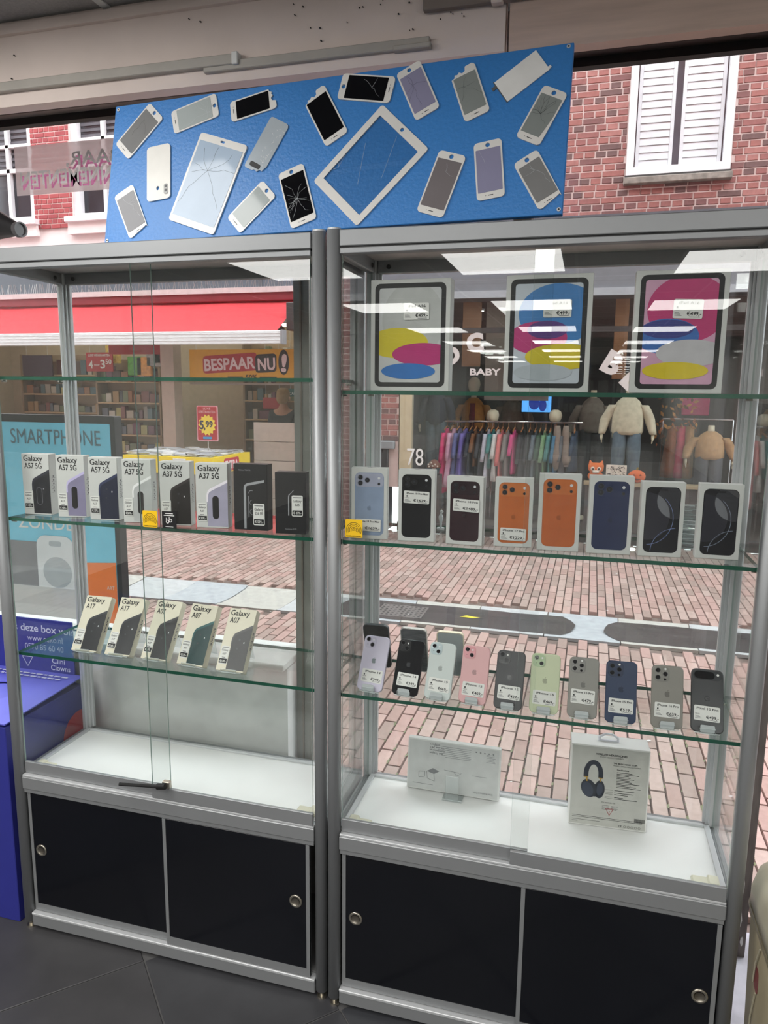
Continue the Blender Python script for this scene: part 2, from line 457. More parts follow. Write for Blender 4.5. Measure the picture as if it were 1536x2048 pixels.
# stone gutter: slabs with raised rims
gt = empty('ground_gutter'); struct(gt, 'pale stone gutter across the brick street')
M_stone = [mat('gutter_stone_%s' % n, c, 0.6, var=0.1, scale=18, bump=0.1) for n, c in (('light', (188, 190, 192)), ('blue', (176, 181, 186)), ('warm', (186, 184, 178)))]
x = -5.2; k = 0; rr = random.Random(4)
while x < 3.4:
    L = rr.uniform(0.46, 0.54); dz = rr.uniform(-0.004, 0.003)
    prof = [(GUT0, -0.02), (GUT0, 0.004), (GUT0 + 0.05, 0.002), (GUT0 + 0.065, -0.006), ((GUT0 + GUT1) / 2, -0.016), (GUT1 - 0.065, -0.006), (GUT1 - 0.05, 0.002), (GUT1, 0.004), (GUT1, -0.02)]
    sk = rr.uniform(-0.01, 0.03)
    m_ = MB().loft([[(x, y, z + dz) for y, z in prof], [(x + L - 0.008, y, z + dz) for y, z in prof]])
    m_.build('slab', M_stone[k % 3], gt); x += L; k += 1
M_wet = mat('wet_stone', (80, 76, 76), 0.25, var=0.15, scale=6, spec=0.3)
pu = MB()
for cx, ax, sd in ((0.68, 0.84, 1), (2.66, 0.74, 2)):
    q = random.Random(sd); ya, yb = GUT0 + 0.062, GUT1 - 0.062; n = 14
    pts = [(cx - ax + 2 * ax * i / n, ya + q.uniform(0, .012), -0.0045) for i in range(n + 1)] + [(cx + ax + .09 * sin(pi * k / 5) + q.uniform(0, .015), ya + (yb - ya) * k / 5, -0.0045) for k in range(1, 5)]
    pts += [(cx + ax - 2 * ax * i / n, yb - q.uniform(0, .02), -0.0045) for i in range(n + 1)] + [(cx - ax - .09 * sin(pi * k / 5) - q.uniform(0, .015), yb - (yb - ya) * k / 5, -0.0045) for k in range(1, 5)]
    pu.add(pts, [tuple(range(len(pts)))])
pud = pu.build('gutter_water', M_wet, gt); pud['kind'] = 'stuff'; pud['label'] = 'dark wet film standing in the gutter'
dr = empty('drain_grate', (0.28, 3.72, -0.006)); tag(dr, 'grey perforated drain cover in the wet gutter', 'drain cover')
MB().bbox(-0.19, -0.15, -0.008, 0.19, 0.15, 0.003, 0.002).build('plate', mat('drain_plate', (122, 116, 114), 0.5, 0.2), dr)
hl = MB()
for a in range(10):
    for b in range(6):
        cx, cy = -0.165 + a * 0.0367, -0.12 + b * 0.048
        hl.add([(cx - 0.009, cy - 0.012, 0.0034), (cx + 0.009, cy - 0.012, 0.0034), (cx + 0.009, cy + 0.012, 0.0034), (cx - 0.009, cy + 0.012, 0.0034)], [(0, 1, 2, 3)])
o = hl.build('slot_rows', mat('drain_slot', (62, 58, 58), 0.8), dr); o['kind'] = 'stuff'
lf = MB(); lf.add([(0, 0, 0), (0.05, 0.018, 0.012), (0.11, 0.022, 0.004), (0.16, 0.004, 0.008), (0.1, -0.016, 0.002), (0.045, -0.014, 0.006)], [(0, 1, 5), (1, 2, 4, 5), (2, 3, 4)])
o = lf.build('fallen_leaf', mat('yellow_leaf', (214, 200, 62), 0.6)); o.location = (0.75, 3.70, -0.003); tag(o, 'yellow green leaf lying in the gutter water', 'leaf')
lt = MB(); rr = random.Random(8)
for _ in range(90):
    x, y, s_ = rr.uniform(-4, 3.2), rr.uniform(0.7, 6.6), rr.uniform(0.006, 0.014)
    lt.add([(x - s_, y, 0.0015), (x, y - s_ * .7, 0.0015), (x + s_, y + s_ * .3, 0.003), (x, y + s_ * .8, 0.0015)], [(0, 1, 2, 3)])
o = lt.build('litter_specks', M_white); o['kind'] = 'stuff'; tag(o, 'tiny white specks of litter scattered over the street', 'litter')
ms = MB()
for _ in range(500):
    i = rr.randrange(8, 36); x = i * bw + rr.uniform(-.004, .004); y = rr.uniform(0.62, 2.3); s_ = rr.uniform(0.003, 0.009)
    ms.add([(x - s_ * .6, y - s_ * 2, 0.001), (x + s_ * .6, y - s_, 0.001), (x + s_ * .5, y + s_ * 2, 0.004), (x - s_ * .6, y + s_, 0.002)], [(0, 1, 2, 3)])
o = ms.build('joint_moss', mat('moss', (116, 118, 88), 0.9)); o['kind'] = 'stuff'; tag(o, 'thin moss growing in the street brick joints', 'moss')

# ================================================================ buildings across the street
def brick_tex(name, c1, c2, mortar, scale=1.0):
    if name in MATS: return MATS[name]
    m = bpy.data.materials.new(name); m.use_nodes = True; MATS[name] = m
    nt = m.node_tree; b = nt.nodes['Principled BSDF']; b.inputs['Roughness'].default_value = 0.85
    tc = nt.nodes.new('ShaderNodeTexCoord'); sp = nt.nodes.new('ShaderNodeSeparateXYZ'); cb = nt.nodes.new('ShaderNodeCombineXYZ')
    nt.links.new(tc.outputs['Object'], sp.inputs[0]); nt.links.new(sp.outputs['X'], cb.inputs['X']); nt.links.new(sp.outputs['Z'], cb.inputs['Y'])
    bt = nt.nodes.new('ShaderNodeTexBrick'); bt.inputs['Scale'].default_value = 1.0
    bt.inputs['Brick Width'].default_value = 0.22; bt.inputs['Row Height'].default_value = 0.07; bt.inputs['Mortar Size'].default_value = 0.006
    bt.inputs['Color1'].default_value = rgb(*c1); bt.inputs['Color2'].default_value = rgb(*c2); bt.inputs['Mortar'].default_value = rgb(*mortar)
    nt.links.new(cb.outputs[0], bt.inputs['Vector']); nt.links.new(bt.outputs['Color'], b.inputs['Base Color'])
    return m
M_mortar = mat('pale_mortar', (214, 194, 189), 0.9)
M_bricktex = brick_tex('far_brickwork', (150, 92, 88), (128, 80, 78), (198, 176, 172))
M_rb = [mat('wall_brick_%s' % n, c, 0.8, var=0.14, scale=30, bump=0.15) for n, c in
        (('red', (142, 92, 88)), ('rust', (152, 98, 92)), ('plum', (120, 82, 80)), ('grey', (106, 80, 78)), ('rose', (160, 108, 102)))]
M_cw = mat('white_window_paint', (236, 232, 234), 0.4)
M_fargrass = glass('far_window_glass', (0.98, 0.99, 1.0), 0.06)

def brick_patch(parent, x0, x1, z0, z1, y, L, H, J, mats, name='brick', holes=(), proud=0.008, seed=1, english=True):
    q = random.Random(seed); me = {}
    row = 0; z = z0
    while z < z1 - H * 0.6:
        ln = (L - J) / 2 if (english and row % 2) else L
        x = x0 - (q.uniform(0.2, 0.8) * ln)
        while x < x1:
            a, b = max(x, x0), min(x + ln, x1)
            ok = b - a > 0.02
            zz = z
            for hx0, hx1, hz0, hz1 in holes:
                if b > hx0 and a < hx1 and zz + H > hz0 and zz < hz1:
                    if a < hx0 - 0.02: b = hx0
                    elif b > hx1 + 0.02: a = hx1
                    else: ok = False
            if ok and b - a > 0.02:
                w = round((b - a) / 0.01) * 0.01; k = q.choice((0, 0, 1, 1, 2, 3, 4)); key = (w, k)
                if key not in me:
                    c = 0.003
                    me[key] = MB().add([(0, 0, 0), (w, 0, 0), (w, 0, H), (0, 0, H), (c, -proud, c), (w - c, -proud, c), (w - c, -proud, H - c), (c, -proud, H - c)],
                                       [(4, 5, 6, 7), (0, 1, 5, 4), (1, 2, 6, 5), (2, 3, 7, 6), (3, 0, 4, 7)]).mesh(name, mats[k])
                place(me[key], name, parent, (a, y - q.uniform(0, 0.002), z + q.uniform(-0.001, 0.001)))
            x += ln + J
        z += H + J; row += 1

# ---------------- right-hand building: brick upper floor over a clothes shop
RB = empty('brick_building', (0, 0, 0)); tag(RB, 'red brick building with a white shuttered window above a clothes shop', 'building')
y = FY
wx0, wx1, wz0, wz1 = 1.86, 2.89, 4.02, 5.55
m_ = MB().box(-1.85, y, 3.60, wx0, y + 0.3, 8.5).box(wx1, y, 3.60, 8, y + 0.3, 8.5).box(wx0, y, 3.60, wx1, y + 0.3, wz0).box(wx0, y, wz1, wx1, y + 0.3, 8.5)
m_.build('mortar_wall', M_mortar, RB)
MB().box(-1.85, y - 0.006, 3.6, 1.0, y, 8.5).box(3.75, y - 0.006, 3.6, 8, y, 8.5).box(1.0, y - 0.006, 5.62, 3.75, y, 8.5).build('upper_brickwork', M_bricktex, RB)
brick_patch(RB, 1.0, 3.75, 3.625, 5.62, y, 0.222, 0.056, 0.012, M_rb, holes=((wx0 - 0.01, wx1 + 0.01, wz0 - 0.02, wz1),), seed=21)
# window of the brick building
wn = empty('window_far'); wn.parent = RB
fr = MB(); t = 0.075
fr.box(wx0, y - 0.02, wz0, wx0 + t, y + 0.08, wz1).box(wx1 - t, y - 0.02, wz0, wx1, y + 0.08, wz1).box(wx0, y - 0.025, wz0, wx1, y + 0.08, wz0 + 0.085).box(wx0, y - 0.02, wz1 - t, wx1, y + 0.08, wz1)
fr.build('window_frame', M_cw, wn)
MB().box(wx0 + t, y + 0.03, wz0 + 0.08, wx1 - t, y + 0.036, wz1 - t).build('window_pane', M_fargrass, wn)
MB().box(wx0 + 0.02, y + 0.28, wz0, wx1 - 0.02, y + 0.3, wz1).build('room_back', mat('dim_room', (190, 192, 205), 0.9), wn)
M_shut = mat('white_shutter', (248, 248, 248), 0.5)
for sx0, sx1 in ((wx0 + t + 0.015, wx0 + 0.46), (wx0 + 0.53, wx1 - t - 0.015)):
    MB().box(sx0, y + 0.06, wz0 + 0.09, sx0 + 0.035, y + 0.10, wz1 - t).box(sx1 - 0.035, y + 0.06, wz0 + 0.09, sx1, y + 0.10, wz1 - t).build('shutter_stile', M_shut, wn)
    k = 0; z = wz0 + 0.10
    me = MB().add([(sx0 + 0.036, 0, 0), (sx1 - 0.036, 0, 0), (sx1 - 0.036, 0.012, 0.002), (sx0 + 0.036, 0.012, 0.002), (sx0 + 0.036, 0.011, 0.072), (sx1 - 0.036, 0.011, 0.072), (sx1 - 0.036, 0.020, 0.0725), (sx0 + 0.036, 0.020, 0.0725)],
                  [(0, 1, 5, 4), (0, 3, 2, 1), (4, 5, 6, 7), (3, 7, 6, 2), (0, 4, 7, 3), (1, 2, 6, 5)]).mesh('slat', M_shut)
    while z < wz1 - t - 0.06:
        place(me, 'slat', wn, (0, y + 0.062, z)); z += 0.074
MB().bbox(wx0 - 0.02, y - 0.09, wz0 - 0.095, wx1 + 0.02, y + 0.02, wz0 - 0.028, 0.006).build('window_sill', mat('weathered_stone', (136, 128, 120), 0.85, var=0.3, scale=14, bump=0.2), RB)
MB().box(wx0 - 0.01, y - 0.05, wz0 - 0.03, wx1 + 0.01, y + 0.02, wz0).build('sill_lead', mat('dark_lead', (60, 58, 56), 0.6), RB)
# shopfront of the clothes shop
M_fascia = mat('grey_fascia_metal', (126, 128, 134), 0.45, 0.1)
MB().box(-0.92, y - 0.10, 2.78, 8, y + 0.25, 3.60).build('fascia', M_fascia, RB)
MB().box(-0.92, y - 0.14, 3.52, 8, y - 0.10, 3.62).build('fascia_cap', mat('dark_zinc', (84, 86, 92), 0.5), RB)
MB().box(-0.92, y - 0.13, 2.78, 8, y - 0.09, 2.86).build('fascia_lip', mat('bright_fascia_lip', (168, 172, 178), 0.4), RB)
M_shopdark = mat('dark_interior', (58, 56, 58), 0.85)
def shell(name, m, *b): return struct(MB().box(*b).build(name, m))
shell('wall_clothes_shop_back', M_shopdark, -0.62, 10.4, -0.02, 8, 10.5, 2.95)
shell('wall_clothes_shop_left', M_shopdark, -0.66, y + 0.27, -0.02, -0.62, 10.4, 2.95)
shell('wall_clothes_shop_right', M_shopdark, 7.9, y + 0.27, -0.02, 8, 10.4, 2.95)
shell('floor_clothes_shop', mat('dim_shop_floor', (92, 84, 80), 0.6), -0.62, y + 0.065, -0.02, 7.9, 10.4, 0.10)
shell('ceiling_clothes_shop', mat('dim_shop_ceiling', (120, 116, 116), 0.9), -0.62, y + 0.26, 2.86, 7.9, 10.4, 2.95)
MB().box(-0.62, y - 0.02, 0.0, 8, y + 0.06, 0.12).build('plinth', mat('shop_plinth', (82, 78, 78), 0.7), RB)
MB().box(-0.45, y + 0.0, 0.12, 3.30, y + 0.006, 2.78).build('shop_pane', M_winglass, RB)
MB().box(-0.60, y - 0.03, 0.0, -0.45, y + 0.06, 2.78).build('entrance_post', mat('cream_post', (186, 172, 142), 0.6), RB)
for x in (3.30,):
    MB().box(x, y - 0.01, 0.1, x + 0.045, y + 0.05, 2.78).build('mullion', mat('dark_mullion', (66, 62, 62), 0.5), RB)
MB().box(-0.45, y - 0.012, 2.40, 8, y + 0.02, 2.46).build('transom', MATS['dark_mullion'], RB)
MB().box(-0.92, y, 0.55, -0.62, y + 0.25, 2.78).build('pier_core', M_mortar, RB)
brick_patch(RB, -0.92, -0.62, 1.12, 2.78, y, 0.20, 0.055, 0.012, M_rb[:3] + M_rb[2:4], seed=5)
MB().bbox(-0.92, y - 0.06, 0.0, -0.74, y + 0.2, 1.02, 0.01).build('pier_foot', mat('black_pier_foot', (44, 44, 48), 0.4), RB)
MB().bbox(-0.91, y - 0.08, 1.02, -0.66, y + 0.2, 1.12, 0.01).build('pier_cap', mat('bluestone_cap', (128, 132, 136), 0.5), RB)
MB().box(-1.85, y + 0.02, -0.02, -0.92, y + 0.3, 3.6).build('side_brickwork', M_bricktex, RB)
# copper coloured panel and ceiling spots inside the clothes shop
CW = MB().bbox(-0.02, 7.9, 2.05, 0.22, 7.94, 2.862, 0.004).build('wood_panel', mat('copper_wood', (176, 132, 98), 0.5, var=0.12, scale=4))
tag(CW, 'copper coloured wooden panel left of the blue tablet box', 'panel')
CW2 = MB().bbox(1.86, 7.9, 1.9, 2.02, 7.94, 2.862, 0.004).build('wood_panel', MATS['copper_wood'])
tag(CW2, 'copper coloured wooden panel left of the pink tablet box', 'panel')
tag(MB().box(0.28, 7.95, 1.62, 1.1, 8.0, 2.862).build('grey_board', mat('pale_board', (150, 146, 142), 0.7)), 'pale grey board behind the word BABY', 'board')
spot = emitter('spot_lamp', (1.0, 0.93, 0.82), SHOP_POWER * 5)
k = 0
for x in (0.1, 0.7, 1.5, 2.2, 3.0):
    for yy in (7.5, 8.6, 9.7):
        r = empty('ceiling_spot', (x, yy, 2.85)); 
        MB().cyl((0, 0, 0), (0, 0, -0.03), 0.06, 12).build('rim', M_white, r)
        MB().add([(0.05 * cos(-2 * pi * i / 8), 0.05 * sin(-2 * pi * i / 8), -0.0305) for i in range(8)], [tuple(range(8))]).build('bulb', spot, r)
        k += 1; tag(r, 'round ceiling spot in the clothes shop, %s row, %s column' % (('front', 'middle', 'back')[(k - 1) % 3], ('first', 'second', 'third', 'fourth', 'fifth')[(k - 1) // 3]), 'spot lamp', 'ceiling spots of the clothes shop')

# ---------------- left-hand building: white and brick upper floor over the bargain shop
LB = empty('white_building'); tag(LB, 'white rendered building with brick piers above the red awning', 'building')
M_render = mat('white_render', (240, 228, 226), 0.8, var=0.03)
MB().box(-16, y + 0.02, 3.30, -1.85, y + 0.35, 3.86).build('render_band', M_render, LB)
piers = ((-5.735, -5.135), (-7.25, -6.65), (-4.22, -3.62), (-2.7, -2.1))
for a, b in piers:
    MB().box(a, y, 3.86, b, y + 0.33, 8.5).build('pier_core', mat('pink_mortar', (226, 198, 194), 0.9), LB)
brick_patch(LB, -5.735, -5.135, 3.835, 5.45, y, 0.15, 0.052, 0.012, [mat('pier_brick_red', (168, 78, 80), 0.8), mat('pier_brick_deep', (156, 70, 74), 0.8), MATS['pier_brick_red'], MATS['pier_brick_deep'], MATS['pier_brick_red']], seed=9)
MB().box(-16, y + 0.05, 5.6, -1.85, y + 0.35, 8.5).build('upper_render', M_render, LB)
M_dkglass = mat('dark_far_glass', (52, 52, 58), 0.1, var=0.25, scale=3)
for a, b in ((-6.65, -5.735), (-5.135, -4.22), (-3.62, -2.7)):
    w_ = empty('window_far'); w_.parent = LB
    f_ = MB().box(a, y + 0.04, 3.95, a + 0.09, y + 0.2, 5.6).box(b - 0.09, y + 0.04, 3.95, b, y + 0.2, 5.6).box(a, y + 0.04, 5.52, b, y + 0.2, 5.6)
    f_.box(a, y + 0.06, 3.95, b, y + 0.2, 4.02).box(a + 0.09, y + 0.07, 4.60, b - 0.09, y + 0.13, 4.65).box(a + 0.09, y + 0.07, 4.92, b - 0.09, y + 0.13, 4.96).box((a + b) / 2 - 0.02, y + 0.07, 3.95, (a + b) / 2 + 0.03, y + 0.13, 5.6)
    f_.build('window_frame', M_cw, w_)
    MB().box(a + 0.05, y + 0.13, 3.97, b - 0.05, y + 0.14, 5.58).build('window_pane', M_dkglass, w_)
    bl_ = MB(); z = 4.7
    while z < 5.5: bl_.box(a + 0.1, y + 0.122, z, b - 0.1, y + 0.128, z + 0.035); z += 0.07
    bl_.build('window_blind', mat('grey_blind', (96, 94, 100), 0.7), w_)
    MB().bbox(a - 0.07, y - 0.10, 3.885, b + 0.07, y + 0.1, 3.955, 0.006).build('window_sill', M_cw, LB)
    MB().box(a - 0.05, y - 0.05, 3.74, b + 0.05, y + 0.02, 3.885).build('apron', M_render, LB)
# fascia above the awning, with bird spikes
MB().box(-16, y - 0.12, 2.98, -1.85, y + 0.3, 3.32).build('fascia', mat('slate_fascia', (104, 110, 120), 0.5), LB)
for x in (-6.9, -5.42, -3.9, -2.4): MB().box(x, y - 0.126, 2.98, x + 0.05, y - 0.118, 3.32).build('fascia_batten', mat('fascia_batten_grey', (92, 97, 106), 0.5), LB)
MB().box(-16, y - 0.22, 2.90, -1.85, y, 2.965).build('ledge', mat('pale_ledge', (222, 206, 206), 0.7, var=0.1), LB)
sk = MB(); x = -6.9; rr = random.Random(2)
while x < -1.86:
    a = rr.uniform(-0.03, 0.06)
    sk.cyl((x, y - 0.2, 2.965), (x + a, y - 0.2 - rr.uniform(0.0, 0.05), 2.965 + 0.12), 0.0035, 4, caps=False); x += 0.036
o = sk.build('bird_spikes', mat('steel_spike', (200, 200, 200), 0.3, 0.6), LB); o['kind'] = 'stuff'
# awning
AW = empty('awning', (0, 0, 0)); tag(AW, 'red folding-arm awning with a white front bar over the bargain shop', 'awning')
M_red = mat('red_awning_cloth', (214, 62, 70), 0.75, var=0.05); M_dred = mat('dark_red_cassette', (140, 34, 48), 0.6)
ax1 = -1.86
MB().bbox(-9, y - 0.20, 2.80, ax1, y + 0.02, 2.905, 0.01).build('cassette', M_dred, AW)
c_ = MB(); n = 24; ym = y - 0.12
for i in range(n):
    xa, xb = -9 + (ax1 - 0.03 + 9) * i / n, -9 + (ax1 - 0.03 + 9) * (i + 1) / n
    sg = lambda x, t: -0.03 * sin(pi * t) - 0.006 * sin(x * 5)
    for j in range(4):
        t0, t1 = j / 4, (j + 1) / 4
        c_.add([(xa, ym - 0.62 * t0, 2.82 - 0.43 * t0 + sg(xa, t0) + 0.008), (xb, ym - 0.62 * t0, 2.82 - 0.43 * t0 + sg(xb, t0) + 0.008),
                (xb, ym - 0.62 * t1, 2.82 - 0.43 * t1 + sg(xb, t1) + 0.008), (xa, ym - 0.62 * t1, 2.82 - 0.43 * t1 + sg(xa, t1) + 0.008)], [(0, 1, 2, 3)])
c_.build('canopy', M_red, AW, True)
fb = MB().bbox(-9, ym - 0.68, 2.245, ax1 + 0.04, ym - 0.60, 2.395, 0.008)
for z in (2.285, 2.325, 2.362): fb.box(-9, ym - 0.683, z, ax1 + 0.04, ym - 0.679, z + 0.004)
fb.build('front_bar', mat('white_front_bar', (240, 242, 244), 0.5), AW)
MB().bbox(ax1 + 0.042, ym - 0.69, 2.24, ax1 + 0.075, ym - 0.585, 2.40, 0.004).build('end_cap', mat('grey_end_cap', (150, 152, 156), 0.5), AW)
for x in (-7.0, -4.6, -2.3):
    MB().tube([(x, y - 0.02, 2.66), (x + 0.35, ym - 0.30, 2.44), (x, ym - 0.59, 2.30)], 0.018, 8).build('folding_arm', mat('dark_arm', (70, 66, 66), 0.5), AW)
MB().bbox(ax1 - 0.02, y - 0.5, 2.42, ax1 + 0.08, y, 2.74, 0.01).build('side_bracket', MATS['dark_arm'], AW)
# the open shop below
M_cream = mat('cream_shop_wall', (206, 188, 164), 0.85)
shell('wall_bargain_back', M_cream, -9.2, 10.2, -0.02, -1.85, 10.35, 2.9)
shell('wall_bargain_right', M_cream, -1.85, y + 0.36, -0.02, -1.72, 10.2, 2.9)
shell('wall_bargain_left', M_cream, -9.3, y, -0.02, -9.2, 10.3, 2.9)
shell('floor_bargain', mat('beige_shop_floor', (160, 146, 128), 0.6), -9.2, y + 0.06, -0.03, -1.85, 10.2, 0.0)
shell('ceiling_bargain', mat('pale_shop_ceiling', (210, 202, 192), 0.9), -9.2, y + 0.36, 2.82, -1.85, 10.2, 2.9)
shell('trim_bargain_beam', mat('brown_beam', (104, 92, 88), 0.7), -9.2, y + 0.03, 2.62, -1.85, y + 0.12, 2.90)
tube = emitter('shop_tube', (1.0, 0.9, 0.74), SHOP_POWER * 1.5)
for i, (x, yy) in enumerate(((-8, 8.2), (-6.4, 8.2), (-4.8, 8.2), (-3.2, 8.2), (-8, 9.5), (-6.4, 9.5), (-4.8, 9.5), (-3.2, 9.5))):
    r = empty('tube_lamp', (x, yy, 2.82)); MB().box(-0.6, -0.08, -0.04, 0.6, 0.08, 0).build('housing', M_white, r)
    MB().cyl((-0.58, 0, -0.06), (0.58, 0, -0.06), 0.03, 6).build('tube', tube, r)
    tag(r, 'long tube lamp on the bargain shop ceiling, %s from the left in the %s row' % (('first', 'second', 'third', 'fourth')[i % 4], ('front', 'back')[i // 4]), 'ceiling lamp', 'tube lamps of the bargain shop')
# yellow banner
BN = empty('yellow_banner', (-2.76, y + 0.16, 1.84)); tag(BN, 'yellow hanging banner reading BESPAAR NU! in the bargain shop front', 'banner')
M_yel = mat('banner_yellow', (236, 176, 56), 0.7)
MB().box(-0.80, 0, -0.02, 0.80, 0.012, 0.40).build('banner_cloth', M_yel, BN)
t_ = MB(); vs, fs, a, b = text_geo('BESPAAR', 0.03)
out = rrect(-0.60, 0.085, 0.185, 0.315, 0.05)
MB().flat([(p[0], p[1] + 0.06 * (p[0] + .6)) for p in out], -0.002).build('red_ground', mat('banner_red', (188, 44, 62), 0.7), BN)
MB().flat([(p[0], p[1] + 0.05 * (p[0] - .2)) for p in rrect(0.16, 0.10, 0.46, 0.335, 0.05)], -0.003).flat(ellipse(0.56, 0.235, 0.075, 0.16, 20), -0.0025).build('black_ground', mat('banner_black', (44, 38, 44), 0.7), BN)
MB().text('BESPAAR', -0.575, 0.125, 0.21, -0.006, width=0.74, bold=0.03, rot=0.05).text('NU', 0.20, 0.135, 0.21, -0.006, width=0.245, bold=0.03, rot=0.04).text('!', 0.52, 0.125, 0.30, -0.006, width=0.075, bold=0.03, rot=-0.08).build('lettering', mat('banner_white', (246, 222, 226), 0.7), BN)
MB().text('50%', 0.02, 0.015, 0.085, -0.004, width=0.16, bold=0.02).bar((-.24, .04), (-.02, .04), .02, -.004).bar((.22, .04), (.46, .04), .02, -.004).build('small_lettering', mat('banner_brown', (70, 44, 24), 0.7), BN)
for x in (-.7, .7): MB().cyl((x, .006, .39), (x, .006, .78), .004, 6).build('hanging_cord', M_white, BN)
MB().box(-0.80, -0.01, -0.055, 0.80, 0.02, -0.02).build('banner_rod', mat('banner_rod_grey', (150, 140, 130), 0.5), BN)
# pillar, white low partition
shell('wall_pillar', mat('pale_pillar', (206, 190, 176), 0.7), -4.12, y + 0.35, 0, -3.92, y + 0.55, 2.82)
PW = empty('white_partition', (-2.28, y + 0.28, 0)); tag(PW, 'low white boarded partition in front of the shop till', 'partition')
for k in range(5): MB().bbox(-0.42, 0, 0.02 + k * 0.256, 0.42, 0.04, 0.27 + k * 0.256, 0.004).build('board', mat('partition_white_%d' % (k % 2), (216 - 8 * (k % 2), 208 - 8 * (k % 2), 198 - 8 * (k % 2)), 0.5), PW)
# wall racks with goods
GCOL = [mat('goods_%d' % i, c, 0.55, var=0.25, scale=60) for i, c in enumerate(((132, 72, 64), (170, 136, 92), (96, 98, 112), (196, 186, 172), (118, 126, 92), (92, 70, 62), (160, 112, 78), (74, 74, 80), (186, 176, 110), (162, 152, 142), (84, 108, 116), (120, 70, 86)))]
gm = [MB().bbox(-0.5, -0.5, 0, 0.5, 0.5, 1, 0.02).mesh('carton', g_) for g_ in GCOL]
GNAME = ('brick red', 'tan', 'slate', 'cream', 'olive', 'dark brown', 'copper', 'charcoal', 'straw yellow', 'beige', 'teal grey', 'plum')
def rack(name, label, x0, x1, yb, zs, depth, goods, seed, back=True):
    R_ = empty(name, ((x0 + x1) / 2, yb, 0)); tag(R_, label, 'shelf rack'); w = (x1 - x0) / 2
    if back: MB().box(-w, -0.02, 0, w, 0.0, zs[-1] + 0.35).build('back_panel', mat('rack_back', (176, 150, 120), 0.7), R_)
    for z in zs: MB().bbox(-w, -depth, z - 0.025, w, -0.02, z, 0.004).build('shelf_board', mat('rack_shelf', (198, 166, 128), 0.6), R_)
    for s_ in (-w, w - 0.03): MB().box(s_, -depth, 0, s_ + 0.03, -0.02, zs[-1] + 0.35).build('upright', mat('rack_upright', (150, 126, 100), 0.6), R_)
    q = random.Random(seed)
    for zi, z in enumerate(zs):
        x = x0 + 0.05
        while x < x1 - 0.1:
            wd = q.uniform(0.06, 0.15); h = q.uniform(0.10, 0.2 if zi < len(zs) - 1 else 0.26); k = q.randrange(len(gm))
            o = place(gm[k], 'packaged_item', None, (x + wd / 2, yb - depth + 0.10 + q.uniform(0, 0.03), z + 0.001), (0, 0, q.uniform(-0.1, 0.1)), (wd * 0.92, 0.1, h))
            tag(o, '%s package on the %s shelf of the %s' % (GNAME[k], ('lowest', 'second', 'third', 'fourth', 'fifth', 'sixth')[zi], goods[0]), 'packaged goods', goods[1]); x += wd + 0.006
rack('goods_rack', 'wide wooden rack of small packages behind the window gap', -6.2, -5.0, 9.0, [0.42, 0.70, 0.98, 1.24, 1.50, 1.84], 0.3, ('wide wooden rack', 'packages on the wide wooden rack'), 31)
rack('goods_rack', 'tall rack of packages at the back left of the shop', -8.2, -6.5, 9.6, [0.55, 0.95, 1.30, 1.62, 1.95], 0.3, ('back left rack', 'packages on the back left rack'), 32)
rack('goods_rack', 'rack of goods behind the till, right of the pillar', -4.0, -2.55, 9.9, [0.9, 1.24, 1.55, 1.9, 2.2], 0.3, ('rack behind the till', 'packages on the rack behind the till'), 33)
# pictures and price boards hanging on the back wall
def board(name, label, x, yy, z, w, h, col, lines, cat='sign'):
    r = empty(name, (x, yy, z)); MB().bbox(-w / 2, 0, 0, w / 2, 0.02, h, 0.003).build('panel', col, r)
    m_ = MB()
    for s_, px, pz, sz, wd in lines: m_.text(s_, px, pz, sz, -0.003, width=wd, bold=0.015)
    if lines: m_.build('lettering', M_white, r)
    for s_ in (-.35 * w, .35 * w): MB().cyl((s_, .01, h - .005), (s_, .01, 2.822 - z), .003, 6).build('hanging_cord', M_white, r)
    return tag(r, label, cat)
M_sred = mat('sign_red', (176, 40, 48), 0.6)
board('price_board', 'red price board reading 4 voor 3.50', -6.05, 8.62, 1.99, 0.50, 0.30, M_sred, (('LUXE WENSKAARTEN', -0.2, 0.24, 0.05, 0.4), ('4', -0.2, 0.05, 0.17, 0.08), ('voor', -0.10, 0.09, 0.05, 0.11), ('3', 0.02, 0.05, 0.19, 0.09), ('50', 0.12, 0.12, 0.10, 0.11)))
board('dark_poster', 'dark purple poster on the bargain shop back wall', -7.75, 9.2, 1.92, 0.62, 0.36, mat('poster_purple', (70, 42, 62), 0.5), (), 'poster')
board('red_board', 'small red sale board beside the till', -3.38, 9.4, 1.42, 0.34, 0.18, M_sred, ())
board('green_board', 'small green board above the shopper', -2.98, 9.45, 1.62, 0.30, 0.13, mat('sign_teal', (36, 96, 92), 0.6), (('CADEAU', -0.12, 0.03, 0.06, 0.22),))
board('red_strip', 'long red strip hanging at the shop ceiling', -4.6, 7.5, 2.2, 0.9, 0.16, M_sred, ())
for i, (x, z, c) in enumerate(((-5.95, 2.2, (230, 196, 80)), (-5.55, 1.93, (90, 160, 60)), (-5.38, 1.92, (226, 150, 50)), (-5.2, 2.15, (150, 140, 140)), (-5.05, 2.2, (130, 60, 70)))):
    o = MB().bbox(-0.13, -0.03, 0, 0.13, 0.03, 0.3, 0.01).build('gift_bag', mat('gift_bag_%d' % i, c, 0.5, var=0.3, scale=25)); o.location = (x + 0.1, 8.72, z - 0.08 if i != 1 and i != 2 else z)
    tag(o, ('yellow', 'green', 'orange', 'grey', 'dark red')[i] + ' gift bag hung above the wide wooden rack', 'gift bag')
